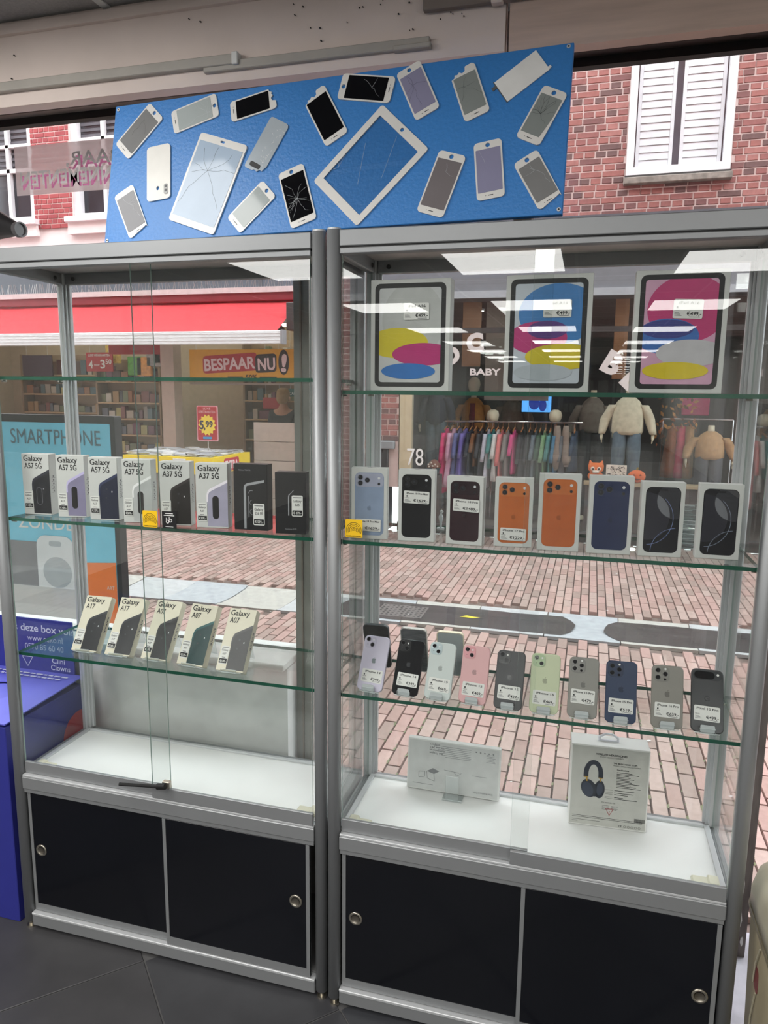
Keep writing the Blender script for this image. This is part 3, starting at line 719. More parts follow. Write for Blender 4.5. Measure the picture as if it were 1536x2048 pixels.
# display bin with cards
BI = empty('display_bin', (-3.235, 6.5, 0)); tag(BI, 'yellow topped card bin standing in front of the bargain shop', 'display bin')
MB().box(-0.6, -0.48, 0.02, 0.6, 0.48, 0.72).build('bin_body', mat('bin_lower_grey', (118, 108, 98), 0.6), BI)
MB().box(-0.615, -0.495, 0.72, 0.615, 0.495, 0.92).build('bin_rim', mat('bin_yellow', (240, 212, 40), 0.55), BI)
MB().bbox(0.09, -0.502, 0.845, 0.26, -0.495, 0.90, 0.001).build('shelf_label', M_white, BI)
e_ = MB(); e_.text('EXTRA', 0.0, 0.0, 0.14, 0.0, width=0.34, bold=0.03, align='C')
o = e_.build('bin_lettering', mat('bin_lettering_white', (250, 235, 235), 0.6), BI); o.location = (0.6175, -0.02, 0.76); o.rotation_euler = (0, 0, pi / 2)
o = MB().flat(rrect(-0.2, -0.02, 0.2, 0.14, 0.04)).build('bin_lettering_ground', mat('bin_ground_red', (196, 46, 66), 0.6), BI); o.location = (0.6165, -0.02, 0.75); o.rotation_euler = (0, 0, pi / 2)
q = random.Random(17)
cm = [MB().bbox(-0.075, -0.055, 0, 0.075, 0.055, 0.012, 0.002).mesh('card_pack', mat('card_pack_%d' % i, c, 0.35)) for i, c in enumerate(((226, 226, 228), (200, 202, 208), (170, 172, 178)))]
for a in range(7):
    for b in range(6):
        for k in range(q.randrange(2, 5)):
            o = place(cm[q.randrange(3)], 'card_pack', None, (-3.235 - 0.5 + a * 0.165 + q.uniform(-.02, .02), 6.5 - 0.40 + b * 0.155 + q.uniform(-.01, .01), 0.9205 + k * 0.0125), (0, 0, q.uniform(-0.2, 0.2)))
            tag(o, 'flat white card pack lying in a stack on the yellow bin', 'card pack', 'card packs on the yellow bin')
PS = empty('price_sign', (-2.98, 6.55, 0.92)); tag(PS, 'red price sign with a yellow star reading 5,99 standing in the card bin', 'price sign')
MB().cyl((0, 0.01, 0), (0, 0.01, 0.2), 0.006, 8).build('stem', M_plastic, PS)
MB().slab(rrect(-0.145, 0.16, 0.145, 0.60, 0.02), 0.0, 0.012).build('sign_frame', mat('sign_frame_pink', (232, 170, 180), 0.5), PS)
MB().slab(rrect(-0.133, 0.172, 0.133, 0.588, 0.015), -0.003, 0.0).build('sign_face', M_sred, PS)
star = [((0.125 if i % 2 == 0 else 0.10) * cos(2 * pi * i / 28), 0.36 + (0.135 if i % 2 == 0 else 0.108) * sin(2 * pi * i / 28)) for i in range(28)]
MB().flat(star, -0.005).build('star', mat('sign_yellow', (240, 210, 70), 0.5), PS)
MB().text('5', -0.10, 0.31, 0.15, -0.007, width=0.055, bold=0.03).text(',', -0.042, 0.31, 0.13, -0.007, width=0.018, bold=0.03).text('99', -0.02, 0.335, 0.105, -0.007, width=0.10, bold=0.03).build('price_lettering', mat('sign_dark', (40, 40, 70), 0.6), PS)
MB().text('LUXE', 0, 0.55, 0.04, -0.005, align='C', width=0.10).text('KERSTKAARTEN', 0, 0.508, 0.042, -0.005, align='C', width=0.23).build('sign_lettering', mat('sign_pale', (240, 200, 200), 0.6), PS)
MB().flat(rrect(-0.06, 0.185, 0.06, 0.215, 0.005), -0.005).build('sign_logo', mat('sign_blue', (60, 150, 200), 0.6), PS)

# ================================================================ clothes shop contents
def ring(cx, cy, z, rx, ry, n=14, fold=0.0, k=5, ph=0.0):
    return [(cx + rx * cos(2 * pi * i / n) * (1 + fold * sin(k * 2 * pi * i / n + ph)), cy + ry * sin(2 * pi * i / n) * (1 + fold * sin(k * 2 * pi * i / n + ph)), z) for i in range(n)]
M_wood = mat('hanger_wood', (186, 122, 70), 0.5)
M_chrome = mat('chrome_rail', (180, 180, 184), 0.2, 0.9)
M_manq = mat('ivory_mannequin', (232, 222, 196), 0.45)
def fabric(n, c, r=0.85): return mat('fabric_' + n, c, r, var=0.14, scale=22, bump=0.25)

RK = empty('clothes_rail', (0, 0, 0)); tag(RK, 'chrome clothes rail full of coats behind the shop window', 'clothes rail')
MB().cyl((-0.16, 7.60, 1.35), (1.55, 7.60, 1.36), 0.014, 10).cyl((-0.16, 7.66, 1.352), (1.55, 7.66, 1.362), 0.01, 8).build('rail', M_chrome, RK)
for x in (0.0, 1.45):
    MB().cyl((x, 7.63, 0.12), (x, 7.63, 1.35), 0.014, 8).build('upright', M_chrome, RK)
    MB().cyl((x, 7.35, 0.115), (x, 7.9, 0.115), 0.014, 8).build('foot', M_chrome, RK)
garm = [('hot pink padded coat', (236, 62, 130), 0.44, .055, -0.13), ('shiny pale pink quilted jacket with a hood', (232, 176, 206), 0.52, .06, -0.05), ('slate blue dress', (104, 110, 168), 0.60, .035, 0.03),
        ('purple hooded coat', (122, 108, 190), 0.60, .055, 0.11), ('dark navy trousers', (52, 56, 74), 0.66, .03, 0.19), ('brown corduroy jacket', (140, 96, 66), 0.80, .03, 0.25), ('charcoal trousers', (78, 78, 84), 0.62, .04, 0.32),
        ('pale lilac cardigan', (206, 204, 220), 0.52, .035, 0.40), ('teal pullover', (60, 140, 140), 0.78, .03, 0.46), ('white knitted sweater', (226, 224, 222), 0.62, .045, 0.52), ('coral pink leggings', (236, 128, 128), 0.42, .03, 0.58),
        ('sparkling grey dress', (140, 132, 130), 0.56, .045, 0.65), ('metallic magenta jacket', (226, 74, 142), 0.72, .04, 0.73), ('black coat', (48, 48, 54), 0.50, .06, 0.83), ('dark grey overcoat', (64, 62, 66), 0.52, .05, 0.92),
        ('grey blue shirt', (108, 118, 130), 0.62, .03, 0.99), ('forest green pullover', (70, 96, 80), 0.62, .03, 1.05), ('pale green shirt', (130, 170, 126), 0.56, .03, 1.11), ('blue green blouse', (96, 150, 150), 0.60, .03, 1.17), ('denim blue shirt', (84, 128, 160), 0.56, .04, 1.24),
        ('mid grey hooded top', (104, 104, 110), 0.60, .06, 1.33), ('navy dress with white dots', (58, 72, 96), 0.78, .06, 1.46)]
rr = random.Random(12)
for i, (nm, c, zb, w, x) in enumerate(garm):
    r = empty('hanging_garment', (x, 7.60, 1.35)); tag(r, nm + ' hanging on the chrome clothes rail', 'garment', 'garments on the chrome clothes rail')
    H = 1.35 - zb; rings = []
    for k in range(8):
        t = k / 7; z = -0.09 - (H - 0.09) * t
        rings.append(ring(0.010 * sin(3 * t + i) - 0.05 * t * (1 if i < 4 else 0.2), 0, z, w * (0.45 + 0.65 * t ** 0.7), 0.05 + 0.15 * min(1, t * 3.5) + 0.02 * t, 16, 0.10 * (0.3 + t), 6, i))
    m_ = MB().loft(rings[::-1]); m_.build('cloth', fabric('garment_%d' % i, c, 0.35 if i in (1, 12) else 0.85), r, True)
    sl = MB()
    for s_ in (-1, 1):
        rg = []
        for k in range(6):
            t = k / 5; rg.append(ring(-0.012 - 0.03 * t, s_ * (0.19 + 0.03 * t), -0.14 - 0.42 * t * min(1, H), 0.03 - 0.006 * t, 0.045 - 0.012 * t, 10, 0.1, 3, k))
        sl.loft(rg[::-1])
    sl.build('sleeves', MATS['fabric_garment_%d' % i], r, True)
    MB().tube([(0, -0.2, -0.10), (0, 0, -0.06), (0, 0.2, -0.10)], 0.008, 6).cyl((0, 0, -0.06), (0, 0, 0.02), 0.003, 6).build('hanger', M_wood, r)
# boots hanging from the rail, dotted bib
for i, x in enumerate((1.30, 1.40)):
    r = empty('hanging_boot', (x - 0.04, 7.42, 1.33)); tag(r, ('left' if i == 0 else 'right') + ' one of the taupe padded boots tied to the rail', 'boot')
    MB().loft([ring(0.02 * i, 0, -0.42 + 0.05 * i - 0.10, .035, .05), ring(0.02 * i, -0.02, -0.36 - 0.05 * i, .055, .06), ring(0.01, 0, -0.22, .05, .055, 14, .06), ring(0, 0, -0.08, .045, .05, 14, .06), ring(0, 0, 0, .03, .03)]).build('boot_shell', fabric('taupe', (150, 132, 122)), r, True)
    MB().loft([ring(0.02 * i, -0.01, -0.55 + 0.05 * i + 0.01, .03, .045), ring(0.02 * i, 0, -0.515 + 0.05 * i, .034, .049)]).build('boot_sole', fabric('taupe_dark', (110, 96, 90)), r)

def mannequin(label, x, y, jacket, trousers, zt, rot=0.0, headless=False, arms=True, open_front=None, scale=1.0, base=0.12):
    """child-size mannequin: zt = shoulder height"""
    r = empty('mannequin', (x, y, base), (0, 0, rot)); tag(r, label, 'mannequin'); s = zt - base
    J = fabric(*jacket); T = fabric(*trousers)
    w = 0.15 * scale
    MB().loft([ring(0, 0, s * 0.73, w * 0.98, .10, 16, .04, 5), ring(0, 0, s * 0.76, w * 1.1, .118, 16, .05, 6), ring(0, 0, s * 0.84, w * 1.08, .115, 16, .03, 4), ring(0, 0, s * 0.93, w * 1.05, .10, 16), ring(0, 0, s * 0.985, w * 0.75, .075, 16), ring(0, 0, s * 1.02, w * 0.36, .05, 16)]).build('jacket', J, r, True)
    if open_front:
        MB().loft([ring(0, -0.075, s * 0.735, w * 0.35, .05), ring(0, -0.08, s * 0.85, w * 0.34, .05), ring(0, -0.06, s * 0.97, w * 0.28, .04)]).build('shirt', fabric(*open_front), r, True)
    for s_ in (-1, 1):
        if not arms: break
        p = [(s_ * w * 1.0, 0, s * 0.955), (s_ * w * 1.5, 0.02, s * 0.85), (s_ * w * 1.75, -0.02, s * 0.735)]
        rg = []
        for k in range(9):
            t = k / 8; a = 0 if t < .5 else 1; u = t * 2 - a
            c = Vector(p[a]).lerp(Vector(p[a + 1]), u)
            rg.append(ring(c.x, c.y, c.z, 0.058 + 0.012 * sin(3.1 * t) - 0.020 * t, 0.062 + 0.012 * sin(3.1 * t) - 0.020 * t, 12, .06, 3, k))
        MB().loft(rg[::-1]).build('sleeve', J, r, True)
        h = MB(); c = Vector(p[2])
        h.loft([ring(c.x, c.y, c.z - 0.005, .018, .022, 10), ring(c.x, c.y - .005, c.z - 0.04, .018, .03, 10), ring(c.x, c.y - .01, c.z - 0.065, .015, .028, 10)][::-1])
        for f in range(4): h.cyl((c.x, c.y - 0.03 + f * 0.014, c.z - 0.06), (c.x - s_ * 0.008, c.y - 0.036 + f * 0.014, c.z - 0.10 - 0.006 * (f in (1, 2))), 0.0065, 6, r1=0.005)
        h.cyl((c.x, c.y - 0.03, c.z - 0.035), (c.x - s_ * 0.006, c.y - 0.052, c.z - 0.07), 0.007, 6, r1=0.005)
        h.build('hand', M_manq, r, True)
    for s_ in (-1, 1):
        MB().loft([ring(s_ * w * 0.55, 0, 0.04, .055, .06, 12), ring(s_ * w * 0.55, 0, s * 0.25, .065, .07, 12, .04, 3), ring(s_ * w * 0.5, 0, s * 0.60, .082, .09, 12, .03), ring(s_ * w * 0.45, 0, s * 0.76, .085, .095, 12)]).build('trouser_leg', T, r, True)
        MB().loft([ring(s_ * w * 0.55, -0.05, 0.0, .04, .09, 12), ring(s_ * w * 0.55, -0.05, 0.03, .042, .09, 12), ring(s_ * w * 0.55, -0.02, 0.055, .035, .05, 12)]).build('shoe', M_manq, r, True)
    MB().loft([ring(0, 0, s * 0.99, .04, .04), ring(0, 0, s * 1.08, .036, .038)]).build('neck', M_manq, r, True)
    if not headless:
        MB().loft([ring(0, -.01, s * 1.06, .04, .05, 16), ring(0, -.015, s * 1.06 + .05, .072, .085, 16), ring(0, 0, s * 1.06 + .11, .085, .10, 16), ring(0, .005, s * 1.06 + .17, .075, .09, 16), ring(0, .005, s * 1.06 + .205, .04, .05, 16), ring(0, .005, s * 1.06 + .215, .01, .012, 16)]).build('head', M_manq, r, True)
    return r
mannequin('mannequin in a dark navy sweater and worn jeans beside the cream post', -0.35, 7.96, ('navy_sweater', (58, 66, 84)), ('washed_jeans', (104, 122, 136)), 1.72, scale=0.85)
mannequin('mannequin in a mustard jacket behind the left end of the rail', 0.10, 8.25, ('mustard', (190, 138, 72)), ('dark_jeans', (56, 60, 72)), 1.62, open_front=('wine_shirt', (112, 36, 52)))
mannequin('mannequin in a grey sweatshirt with a small badge behind the rail end', 1.66, 7.95, ('grey_sweat', (126, 118, 110)), ('black_trousers', (46, 46, 50)), 1.64, headless=True)
mannequin('mannequin in a crisp cream jacket and blue jeans, brightest in the window', 2.06, 7.42, ('cream_jacket', (226, 216, 192)), ('blue_jeans', (98, 110, 122)), 1.66, scale=1.1)
mannequin('mannequin in a tan collared jacket at the right side of the window', 3.02, 7.7, ('tan_jacket', (190, 150, 108)), ('slate_skirt', (76, 74, 80)), 1.27, headless=True)
mannequin('mannequin in a grey striped top behind the middle of the rail', 0.62, 8.3, ('striped_grey', (120, 108, 96)), ('brown_trousers', (90, 76, 66)), 1.60, headless=True)
for i, (x, yy, z, nm) in enumerate(((0.44, 7.68, 1.50, 'over the left part of the rail'), (1.215, 7.68, 1.51, 'over the right part of the rail'))):
    r = empty('ivory_bust', (x, yy, z - 0.16)); tag(r, 'bald ivory display head peeking ' + nm, 'display head')
    MB().loft([ring(0, -.01, 0, .04, .05, 16), ring(0, -.015, .05, .072, .085, 16), ring(0, 0, .10, .08, .095, 16), ring(0, .005, .145, .065, .08, 16), ring(0, .005, .165, .03, .04, 16)]).build('head', M_manq, r, True)
    MB().cyl((0, 0, -1.22), (0, 0, 0.01), 0.012, 8).build('stand', M_chrome, r)
for i, (nm, c, x) in enumerate((('rust brown coat', (150, 84, 52), 2.62), ('pink padded coat', (206, 72, 104), 2.72), ('tan coat', (184, 140, 96), 2.82))):
    r = empty('hanging_garment', (x, 8.0, 1.42)); tag(r, nm + ' on the small rack at the right of the window', 'garment')
    MB().loft([ring(-0.03 * k / 6, 0, -0.09 - 0.62 * k / 6, .05 + .04 * k / 6, .06 + .16 * min(1, k / 2), 14, .08 * k / 6, 5, i) for k in range(7)][::-1]).build('cloth', fabric('side_coat_%d' % i, c), r, True)
    MB().tube([(0, -.2, -.1), (0, 0, -.06), (0, .2, -.1)], .008, 6).build('hanger', M_wood, r)
GRK = MB().cyl((2.5, 8.0, 1.42), (3.3, 8.0, 1.42), 0.012, 8).cyl((2.5, 8.0, 0.1), (2.5, 8.0, 1.42), 0.012, 8).cyl((3.3, 8.0, 0.1), (3.3, 8.0, 1.42), 0.012, 8).build('garment_rack', M_chrome); tag(GRK, 'thin metal garment rack at the right of the clothes shop window', 'garment rack')
tr = empty('garland', (2.55, 7.9, 1.2)); tag(tr, 'orange and brown autumn leaf garland hanging in the dark window', 'garland')
q = random.Random(3); m_ = MB()
for _ in range(90):
    x, yy, z = q.uniform(-.14, .14) + 0.2 * (_ % 2), q.uniform(-.05, .05), q.uniform(-0.1, 0.7); s_ = q.uniform(.02, .045); a = q.uniform(0, 6)
    m_.add([(x - s_ * cos(a), yy, z - s_ * sin(a)), (x + s_ * .5 * sin(a), yy - .01, z - s_ * .5 * cos(a)), (x + s_ * cos(a), yy, z + s_ * sin(a)), (x - s_ * .5 * sin(a), yy + .01, z + s_ * .5 * cos(a))], [(0, 1, 2, 3)], _ % 3)
m_.build('leaves', [fabric('leaf_rust', (160, 90, 44)), fabric('leaf_brown', (104, 64, 44)), fabric('leaf_ochre', (186, 128, 60))], tr)
o = MB().bbox(-0.16, -0.02, 0, 0.16, 0.02, 0.34, 0.01).tube([(-.08, 0, .335), (-.05, 0, .48), (.05, 0, .48), (.08, 0, .335)], .006, 6).cyl((0, 0, .48), (0, 0, 1.40), .003, 6).build('pink_bag', fabric('magenta_bag', (196, 62, 120))); o.location = (2.9, 8.3, 1.46); tag(o, 'square magenta bag hanging at the right of the window', 'bag')
tv = empty('screen', (0.94, 8.2, 1.46)); tag(tv, 'glowing blue screen behind the clothes rail', 'screen')
MB().bbox(-0.2, 0, 0, 0.2, 0.03, 0.26, 0.004).build('casing', M_black, tv); MB().flat(rrect(-0.19, 0.01, 0.19, 0.25, 0.004), -0.002).build('picture', emitter('screen_blue', (0.12, 0.42, 1.0), 1.6), tv)
MB().flat(ellipse(-0.03, 0.13, 0.07, 0.09), -0.003).flat(ellipse(0.08, 0.10, 0.05, 0.08), -0.003).build('picture_shapes', emitter('screen_navy', (0.03, 0.06, 0.4), 1.0), tv)
# decorations on the window ledge
LD = empty('display_ledge'); tag(LD, 'pale wooden ledge along the clothes shop window', 'ledge')
MB().bbox(1.60, 7.12, 0.66, 3.2, 7.30, 0.70, 0.004).build('ledge_top', mat('pale_wood_ledge', (170, 150, 122), 0.6), LD)
MB().box(1.62, 7.16, 0.10, 3.18, 7.28, 0.66).build('ledge_front', mat('dark_ledge_front', (74, 68, 68), 0.8), LD)
fx = empty('fox_figure', (1.73, 7.21, 0.70)); tag(fx, 'orange fox figure with white cheeks on the window ledge', 'ornament')
O_ = fabric('fox_orange', (236, 120, 60)); Wt = fabric('fox_white', (240, 226, 214))
MB().ball((0, 0, 0.06), .09, .05, .06).build('body', O_, fx, True)
MB().loft([ring(0, -.02, .09, .03, .02), ring(0, -.02, .13, .085, .04), ring(0, -.01, .19, .09, .05), ring(0, 0, .215, .06, .04)]).build('head', O_, fx, True)
for s_ in (-1, 1):
    MB().loft([ring(s_ * .055, 0, .20, .03, .015, 8), ring(s_ * .07, 0, .245, .005, .004, 8)]).build('ear', O_, fx)
    MB().ball((s_ * .035, -.055, .15), .024, .012, .026).build('eye_patch', Wt, fx, True)
    MB().ball((s_ * .033, -.068, .15), .010, .006, .012).build('eye', M_black, fx, True)
MB().ball((0, -.055, .115), .04, .02, .02).build('cheek', Wt, fx, True)
pk = empty('pumpkin', (2.19, 7.21, 0.70)); tag(pk, 'orange carved pumpkin on the window ledge', 'pumpkin')
rg = []
for k in range(9):
    t = pi * (k + 0.6) / 9.2; rg.append([(0.095 * sin(t) * cos(a) * (1 + .05 * cos(8 * a)), 0.08 * sin(t) * sin(a) * (1 + .05 * cos(8 * a)), .075 - .075 * cos(t)) for a in [2 * pi * i / 32 for i in range(32)]])
MB().loft(rg).build('shell', fabric('pumpkin_orange', (232, 112, 62)), pk, True)
MB().cyl((0, 0, .145), (.01, 0, .18), .014, 8, r1=.01).build('stalk', fabric('pumpkin_stalk', (150, 130, 60)), pk)
MB().flat([(-.05, .09), (-.02, .09), (-.035, .112)], -.079).flat([(.02, .09), (.05, .09), (.035, .112)], -.079).flat([(-.05, .05), (0, .035), (.05, .05), (0, .058)], -.08).build('carved_face', fabric('pumpkin_dark', (120, 50, 30)), pk)
zb = empty('patterned_card', (1.96, 7.20, 0.70)); tag(zb, 'square card with a busy grey leaf pattern on the window ledge', 'card')
MB().bbox(-.115, 0, 0, .115, .012, .20, .002).build('card', Wt, zb)
m_ = MB(); q = random.Random(5)
for _ in range(46):
    a = q.uniform(0, 3.1); cx, cz, l_ = q.uniform(-.09, .09), q.uniform(.02, .18), q.uniform(.008, .022)
    m_.bar((cx - l_ * cos(a), cz - l_ * sin(a)), (cx + l_ * cos(a), cz + l_ * sin(a)), q.uniform(.004, .009), -.002)
m_.build('pattern', fabric('card_grey', (88, 82, 84)), zb)
ms_ = empty('toadstool', (-0.22, 7.25, 0.70)); tag(ms_, 'brown toadstool ornament with white dots near the house number', 'ornament')
MB().cyl((0, 0, 0), (0, 0, .1), .028, 12, r1=.02).build('stalk', Wt, ms_, True)
MB().bbox(-.09, -.09, -.60, .09, .09, -.002, .004).build('plinth', MATS['dark_ledge_front'], ms_)
MB().loft([ring(0, 0, .085, .09, .09, 16), ring(0, 0, .11, .085, .085, 16), ring(0, 0, .16, .05, .05, 16), ring(0, 0, .185, .015, .015, 16)]).build('cap', fabric('toadstool_brown', (128, 74, 58)), ms_, True)
m_ = MB()
for a, z in ((-.06, .125), (-.02, .15), (.03, .13), (.055, .105), (0, .11), (-.045, .10)): m_.ball((a, -sqrt(max(0, .0055 - a * a)) - .012, z), .012, .008, .012, 8, 6)
m_.build('dots', Wt, ms_)
# writing on the clothes shop window
WL = mat('window_letter', (214, 206, 204), 0.6)
def winletter(name, ch, x, z, size, rot, label, bold=0.06):
    m_ = MB().text(ch, 0, 0, size, -0.0, align='C', bold=bold, rot=rot); v0 = list(m_.v)
    m_.add([(a, 0.012, c) for a, b, c in v0], [f[::-1] for f in list(m_.f)])
    o = m_.build(name, WL); o.location = (x, FY - 0.02, z); tag(o, label, 'letter')
winletter('window_letter', 'D', 0.06, 2.07, 0.26, 0.5, 'tilted pale cut-out letter D on the clothes shop window')
winletter('window_letter', 'C', 0.30, 2.20, 0.27, 0.1, 'pale round cut-out letter C above the word BABY')
winletter('window_letter', 'B', 1.79, 1.96, 0.32, -0.5, 'tilted pale cut-out letter B between the second and third tablet boxes')
winletter('window_letter', 'E', 1.99, 1.80, 0.32, -0.75, 'tilted pale cut-out letter E left of the pink tablet box')
o = MB().text('BABY E', 0, 0, 0.105, 0, bold=0.03, width=0.47).build('window_writing', WL); o.location = (0.24, FY - 0.01, 1.92); tag(o, 'pale word BABY printed on the clothes shop window', 'window writing')
o = MB().text('78', 0, 0, 0.30, 0, bold=0.0, width=0.205).build('house_number', M_white); o.location = (-0.50, FY - 0.035, 0.83); tag(o, 'white house number 78 beside the clothes shop door', 'house number')
o = MB().text('collection', 0, 0.06, 0.05, 0, width=0.16).bar((0, .03), (.16, .03), .012).bar((0, .005), (.12, .005), .012).build('door_writing', M_white); o.location = (-0.42, FY - 0.008, 0.70); tag(o, 'small white handwriting under the house number', 'window writing')
ns = empty('prohibition_sticker', (-0.51, FY - 0.034, 0.72)); tag(ns, 'small round red prohibition sticker left under the house number', 'sticker')
MB().flat(rrect(-.055, -.045, .055, .065, .008), 0).build('sticker_ground', WL, ns); MB().arc(0, .01, .04, .010, 0, 360, -.001, n=24).bar((-.028, .038), (.028, -.018), .009, -.001).build('red_ring', mat('sticker_red', (190, 60, 70), 0.6), ns)

# ================================================================ shopper seen from behind in the bargain shop
PR = empty('person', (-2.66, 8.2, 0.0), (0, 0, radians(-8))); tag(PR, 'person with short fair hair in a dark jacket, seen from behind at the till', 'person')
def skinmesh(name, joints, edges, m, parent, sub=2):
    me = bpy.data.meshes.new(name); me.from_pydata([j[:3] for j in joints], edges, []); me.materials.append(m)
    o = bpy.data.objects.new(name, me); COL.objects.link(o); o.parent = parent
    md = o.modifiers.new('skin', 'SKIN'); md.use_smooth_shade = True
    sv = me.skin_vertices[0].data
    for i, j in enumerate(joints): sv[i].radius = (j[3], j[4] if len(j) > 4 else j[3]); sv[i].use_root = (i == 0)
    o.modifiers.new('sub', 'SUBSURF').levels = sub; o.modifiers['sub'].render_levels = sub
    return o
body = [(0, 0, .95, .13, .11), (0, 0, 1.15, .125, .10), (0, 0, 1.36, .135, .10), (0, 0.0, 1.47, .06, .06), (0, -.01, 1.54, .05, .055), (0, .0, 1.60, .075, .09), (0, 0, 1.67, .07, .085)]
be = [(i, i + 1) for i in range(6)]
def limb(pts, root):
    s0 = len(body); body.extend(pts); be.append((root, s0)); be.extend((s0 + i, s0 + i + 1) for i in range(len(pts) - 1))
for s_ in (-1, 1):
    limb([(s_ * .17, 0, 1.40, .05), (s_ * .22, .02, 1.14, .042), (s_ * .20, .16, .98, .032), (s_ * .19, .22, .965, .026, .036), (s_ * .185, .27, .955, .02, .038)], 2); pw = len(body) - 1
    for f in range(4):
        sf = len(body); dx = s_ * (.155 + f * .02)
        body.extend([(dx, .31, .95, .009), (dx, .335 + .006 * (f in (1, 2)), .935, .008)]); be.extend([(pw, sf), (sf, sf + 1)])
    sf = len(body); body.extend([(s_ * .145, .25, .955, .010), (s_ * .13, .28, .945, .008)]); be.extend([(pw - 1, sf), (sf, sf + 1)])
    limb([(s_ * .09, 0, .88, .085), (s_ * .10, -.01, .48, .058), (s_ * .10, .01, .10, .04), (s_ * .10, .09, .035, .035, .04), (s_ * .10, .17, .03, .03, .035)], 0)
skinmesh('body', body, be, mat('skin_tone', (206, 160, 132), 0.6), PR)
jk = [(0, 0, .86, .17, .14), (0, 0, 1.10, .165, .13), (0, 0, 1.36, .175, .125), (0, 0, 1.46, .085, .08)]
je = [(0, 1), (1, 2), (2, 3)]
for s_ in (-1, 1):
    k = len(jk); jk += [(s_ * .19, 0, 1.385, .068), (s_ * .235, .02, 1.14, .06), (s_ * .21, .15, .99, .048)]; je += [(2, k), (k, k + 1), (k + 1, k + 2)]
skinmesh('jacket', jk, je, fabric('dark_jacket', (46, 48, 52)), PR)
tr_ = [(0, 0, .90, .135, .12)]; te = []
for s_ in (-1, 1):
    k = len(tr_); tr_ += [(s_ * .09, 0, .80, .10), (s_ * .10, -.01, .48, .075), (s_ * .10, 0, .09, .06)]; te += [(0, k), (k, k + 1), (k + 1, k + 2)]
skinmesh('trousers', tr_, te, fabric('dark_trousers', (40, 42, 50)), PR)
MB().loft([ring(0, -.045, 1.53, .06, .05, 18, .04, 9), ring(0, -.03, 1.59, .093, .09, 18, .03, 9), ring(0, -.012, 1.66, .098, .108, 18, .03, 9), ring(0, -.005, 1.72, .085, .098, 18, .03, 7), ring(0, 0, 1.755, .045, .055, 18)]).build('hair', fabric('fair_hair', (176, 148, 108)), PR, True)
for s_ in (-1, 1): MB().ball((s_ * .095, 0.01, 1.60), .012, .022, .032).build('ear', MATS['skin_tone'], PR, True)
for s_ in (-1, 1): MB().ball((s_ * .03, .085, 1.625), .013, .01, .009).build('eye', M_white, PR, True)
MB().loft([ring(0, .085, 1.565, .016, .012, 8), ring(0, .10, 1.575, .016, .018, 8), ring(0, .085, 1.625, .008, .008, 8)]).build('nose', MATS['skin_tone'], PR, True)
MB().ball((0, .085, 1.545), .025, .01, .006).build('mouth', mat('lips', (170, 100, 96), 0.6), PR, True)
for s_ in (-1, 1): MB().loft([ring(s_ * .10, .07, 0, .05, .14, 12), ring(s_ * .10, .07, .05, .052, .14, 12), ring(s_ * .10, .0, .10, .05, .06, 12)]).build('shoe', M_black, PR, True)

# ================================================================ pavement sign right outside the window
SG = empty('pavement_sign', (-0.84, 1.1, 0.0)); tag(SG, 'light blue pavement sign with a black frame reading SMARTPHONE ZONDER', 'pavement sign')
M_sb = mat('sign_cyan', (122, 206, 234), 0.5, var=0.04); M_sf = mat('sign_black_frame', (22, 23, 26), 0.5)
MB().slab(rrect(-.46, .12, .462, 1.595, .01), -.02, .03).build('frame', M_sf, SG)
MB().slab(rrect(-.44, .17, .438, 1.560, .005), -.024, -.0205).build('poster', M_sb, SG)
MB().text('SMARTPHONE', -.095, 1.462, .098, -.027, width=.485, bold=.0).build('lettering', mat('sign_grey_lettering', (94, 118, 128), 0.6), SG)
MB().text('ZONDER', -.085, 1.065, .085, -.027, bold=.005, width=.36).build('lettering', M_white, SG)
MB().slab(rrect(-.40, .30, .20, 1.00, .06), -.0262, -.0245).build('picture_phone', mat('sign_phone_grey', (130, 132, 138), 0.5), SG)
MB().slab(rrect(.01, .30, .215, 1.035, .05), -.0282, -.0265).build('picture_phone', mat('sign_phone_white', (222, 226, 230), 0.5), SG)
MB().flat(rrect(.08, .985, .15, 1.010, .012), -.0286).flat(ellipse(.12, .86, .08, .075), -.0284).build('picture_detail', mat('sign_phone_shade', (176, 184, 190), 0.5), SG)
MB().flat(rrect(-.44, .17, .215, .785, .004), -.0288).build('picture_base', mat('sign_pale_grey', (196, 198, 198), 0.5), SG)
MB().flat([(.217, .17), (.438, .17), (.438, .93), (.217, .915)], -.0262).build('picture_orange', mat('sign_orange', (244, 128, 56), 0.5), SG)
MB().text('ART', .385, .80, .025, -.0272, width=.04).build('lettering', M_white, SG)
for x in (-.38, .38): MB().tube([(x, .0, .14), (x, .22, .01), (x, -.22, .01), (x, 0, .14)], .014, 8).build('foot', M_sf, SG)

# mirrored writing on the inside of the shop window
ST = empty('window_sticker', (0.0, 0.545, 2.39)); tag(ST, 'frosted window sticker with mirrored grey and pink lettering, left of the blue board', 'window sticker')
MB().box(-.345, 0, -.005, .42, .0012, .157).build('frosted_film', glass('frosted_film', (0.80, 0.79, 0.79), 0.02, 0.5, (0.85, 0.80, 0.80), film=True), ST)
pk_ = glass('sticker_pink', (0.02, 0.01, 0.01), 0.0, 0.95, (1.0, 0.42, 0.78), film=True); gy_ = mat('sticker_grey', (236, 232, 232), 0.6)
for dx, dz, m_, yy, nm in ((0.008, -0.013, pk_, -.0008, 'pink_lettering'), (0, 0, gy_, -.0016, 'grey_lettering')):
    MB().text('NNEMENTEN', -.325 + dx, .026 + dz, .066, yy, bold=.012, width=.372, mirror=True, align='R').text('BAAR,', -.133 + dx, .082 + dz, .062, yy, bold=.012, width=.215, mirror=True, align='R').build(nm, m_, ST)
